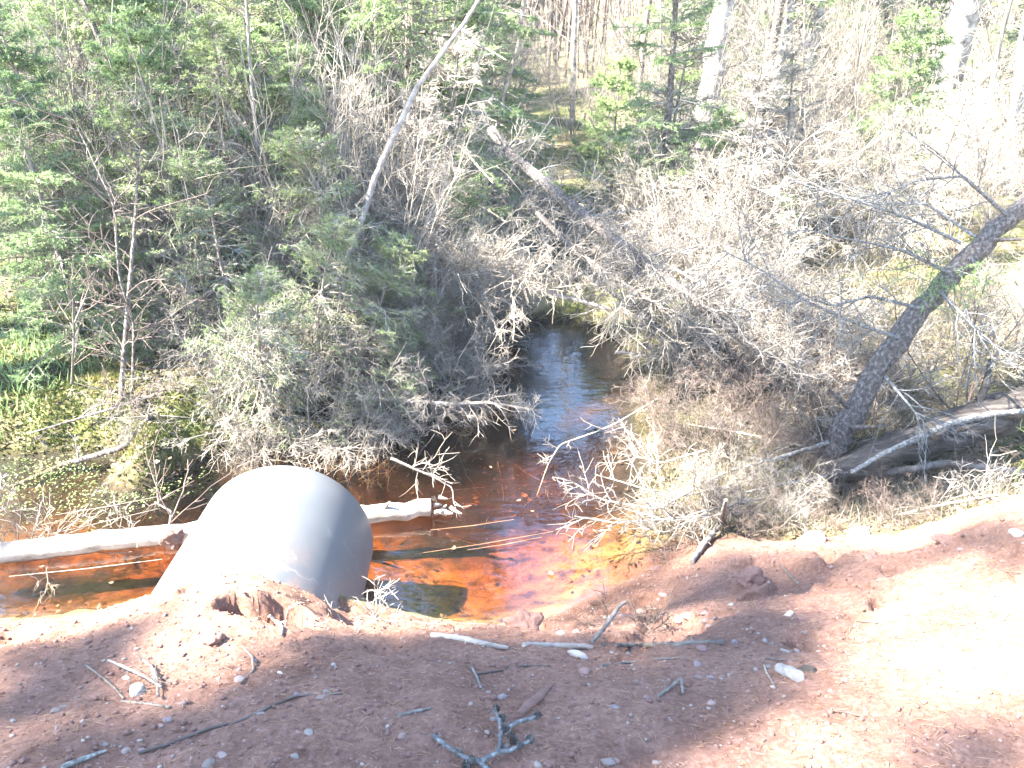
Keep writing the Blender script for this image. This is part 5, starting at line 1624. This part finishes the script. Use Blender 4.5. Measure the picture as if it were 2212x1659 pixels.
shade_tree("tall pine beyond the left frame edge shading the muddy slope at right", [
    (1480, 1300, .16), (1560, 1270, .20), (1660, 1290, .20), (1740, 1275, .15), (1560, 1350, .22), (1660, 1370, .20), (1740, 1340, .14), (1480, 1400, .18), (1600, 1420, .17), (1700, 1420, .13), (1390, 1330, .12), (1780, 1250, .10)], 17.0, 952, (-.3, -2.2), dens=1.5)
shade_tree("tall pine beyond the left frame edge shading the lower left bank", [
    (30, 1530, .2), (110, 1500, .18), (200, 1520, .14), (60, 1620, .16), (230, 1400, .16), (180, 1440, .10), (120, 1275, .2), (380, 1590, .12), (250, 1600, .10)], 14.0, 953, (-.8, -1.9))
shade_tree("tall pine beyond the left frame edge shading the stream", [
    (1080, 800, .30), (1180, 780, .28), (1240, 850, .28), (1120, 880, .28), (1300, 930, .22), (1180, 950, .25), (1080, 950, .22), (1230, 1000, .18), (980, 1020, .2),
    (1090, 1310, .08), (1140, 1300, .07)], 16.0, 954, (-.6, 2.2))
shade_tree("tall pine beyond the left frame edge shading the leaning tree and rotten log", [
    (1790, 980, .24), (1840, 900, .22, 4.25), (1900, 800, .22, 4.3), (1960, 700, .22, 4.35), (2040, 610, .22, 4.45), (2120, 530, .22, 4.5), (2190, 470, .2, 4.5), (2050, 940, .26), (1920, 1000, .28), (2150, 930, .28), (2180, 1030, .28),
    (2050, 1060, .28), (1880, 1080, .24), (1760, 1060, .18), (1960, 870, .2), (2200, 850, .25)], 15.0, 955, (.3, 1.8))
shade_tree("tall pine beyond the left frame edge dappling the right bank", [(1480, 860, .22), (1560, 780, .25), (1650, 1130, .2), (1480, 740, .25), (1640, 880, .2), (1330, 700, .2)], 18.0, 956, (.9, 1.4))
shade_tree("thin crowned pine beyond the left frame edge half shading the bank crest", [
    (40, 1430, .2), (130, 1400, .2), (210, 1450, .18), (270, 1370, .16), (330, 1330, .12), (700, 1440, .18), (640, 1400, .12), (850, 1400, .18), (960, 1395, .16), (1060, 1395, .16), (1150, 1400, .16), (1230, 1370, .18), (1320, 1390, .15), (400, 1560, .2), (250, 1560, .15),
    (1180, 1345, .14), (1260, 1320, .16), (1330, 1280, .16), (1400, 1235, .14), (1350, 1330, .16), (1440, 1205, .14), (1250, 1350, .12),
    (1450, 1260, .18), (1560, 1215, .2), (1680, 1215, .2), (1800, 1220, .22), (1920, 1225, .2), (2050, 1170, .2), (2150, 1140, .2), (2190, 1210, .18), (1860, 1280, .14), (1780, 1420, .12), (1750, 1500, .14), (2050, 1620, .2), (2150, 1600, .18)], 16.0, 957, (-.4, -2.2), dens=.6)
HAZE = 0.0010
# added veil that lightens the dark wood, standing in for lens flare
hz = MB()
hx0, hx1, hy0, hy1, hz0, hz1 = -62.0, 62.0, -22.0, 92.0, -6.0, 24.0
hz.add([(hx0, hy0, hz0), (hx1, hy0, hz0), (hx1, hy1, hz0), (hx0, hy1, hz0), (hx0, hy0, hz1), (hx1, hy0, hz1), (hx1, hy1, hz1), (hx0, hy1, hz1)],
       [(0, 3, 2, 1), (4, 5, 6, 7), (0, 1, 5, 4), (1, 2, 6, 5), (2, 3, 7, 6), (3, 0, 4, 7)])
hm = bpy.data.materials.new("flare_haze")
hm.use_nodes = True
hm.node_tree.nodes.remove(hm.node_tree.nodes["Principled BSDF"])
pv_ = hm.node_tree.nodes.new("ShaderNodeVolumePrincipled")
pv_.inputs["Color"].default_value = (.95, .97, 1, 1)
pv_.inputs["Density"].default_value = HAZE
hm.node_tree.links.new(pv_.outputs[0], hm.node_tree.nodes["Material Output"].inputs["Volume"])
tag(hz.build("haze", hm, smooth=False), "added thin haze standing in for lens flare", "haze", kind="stuff")
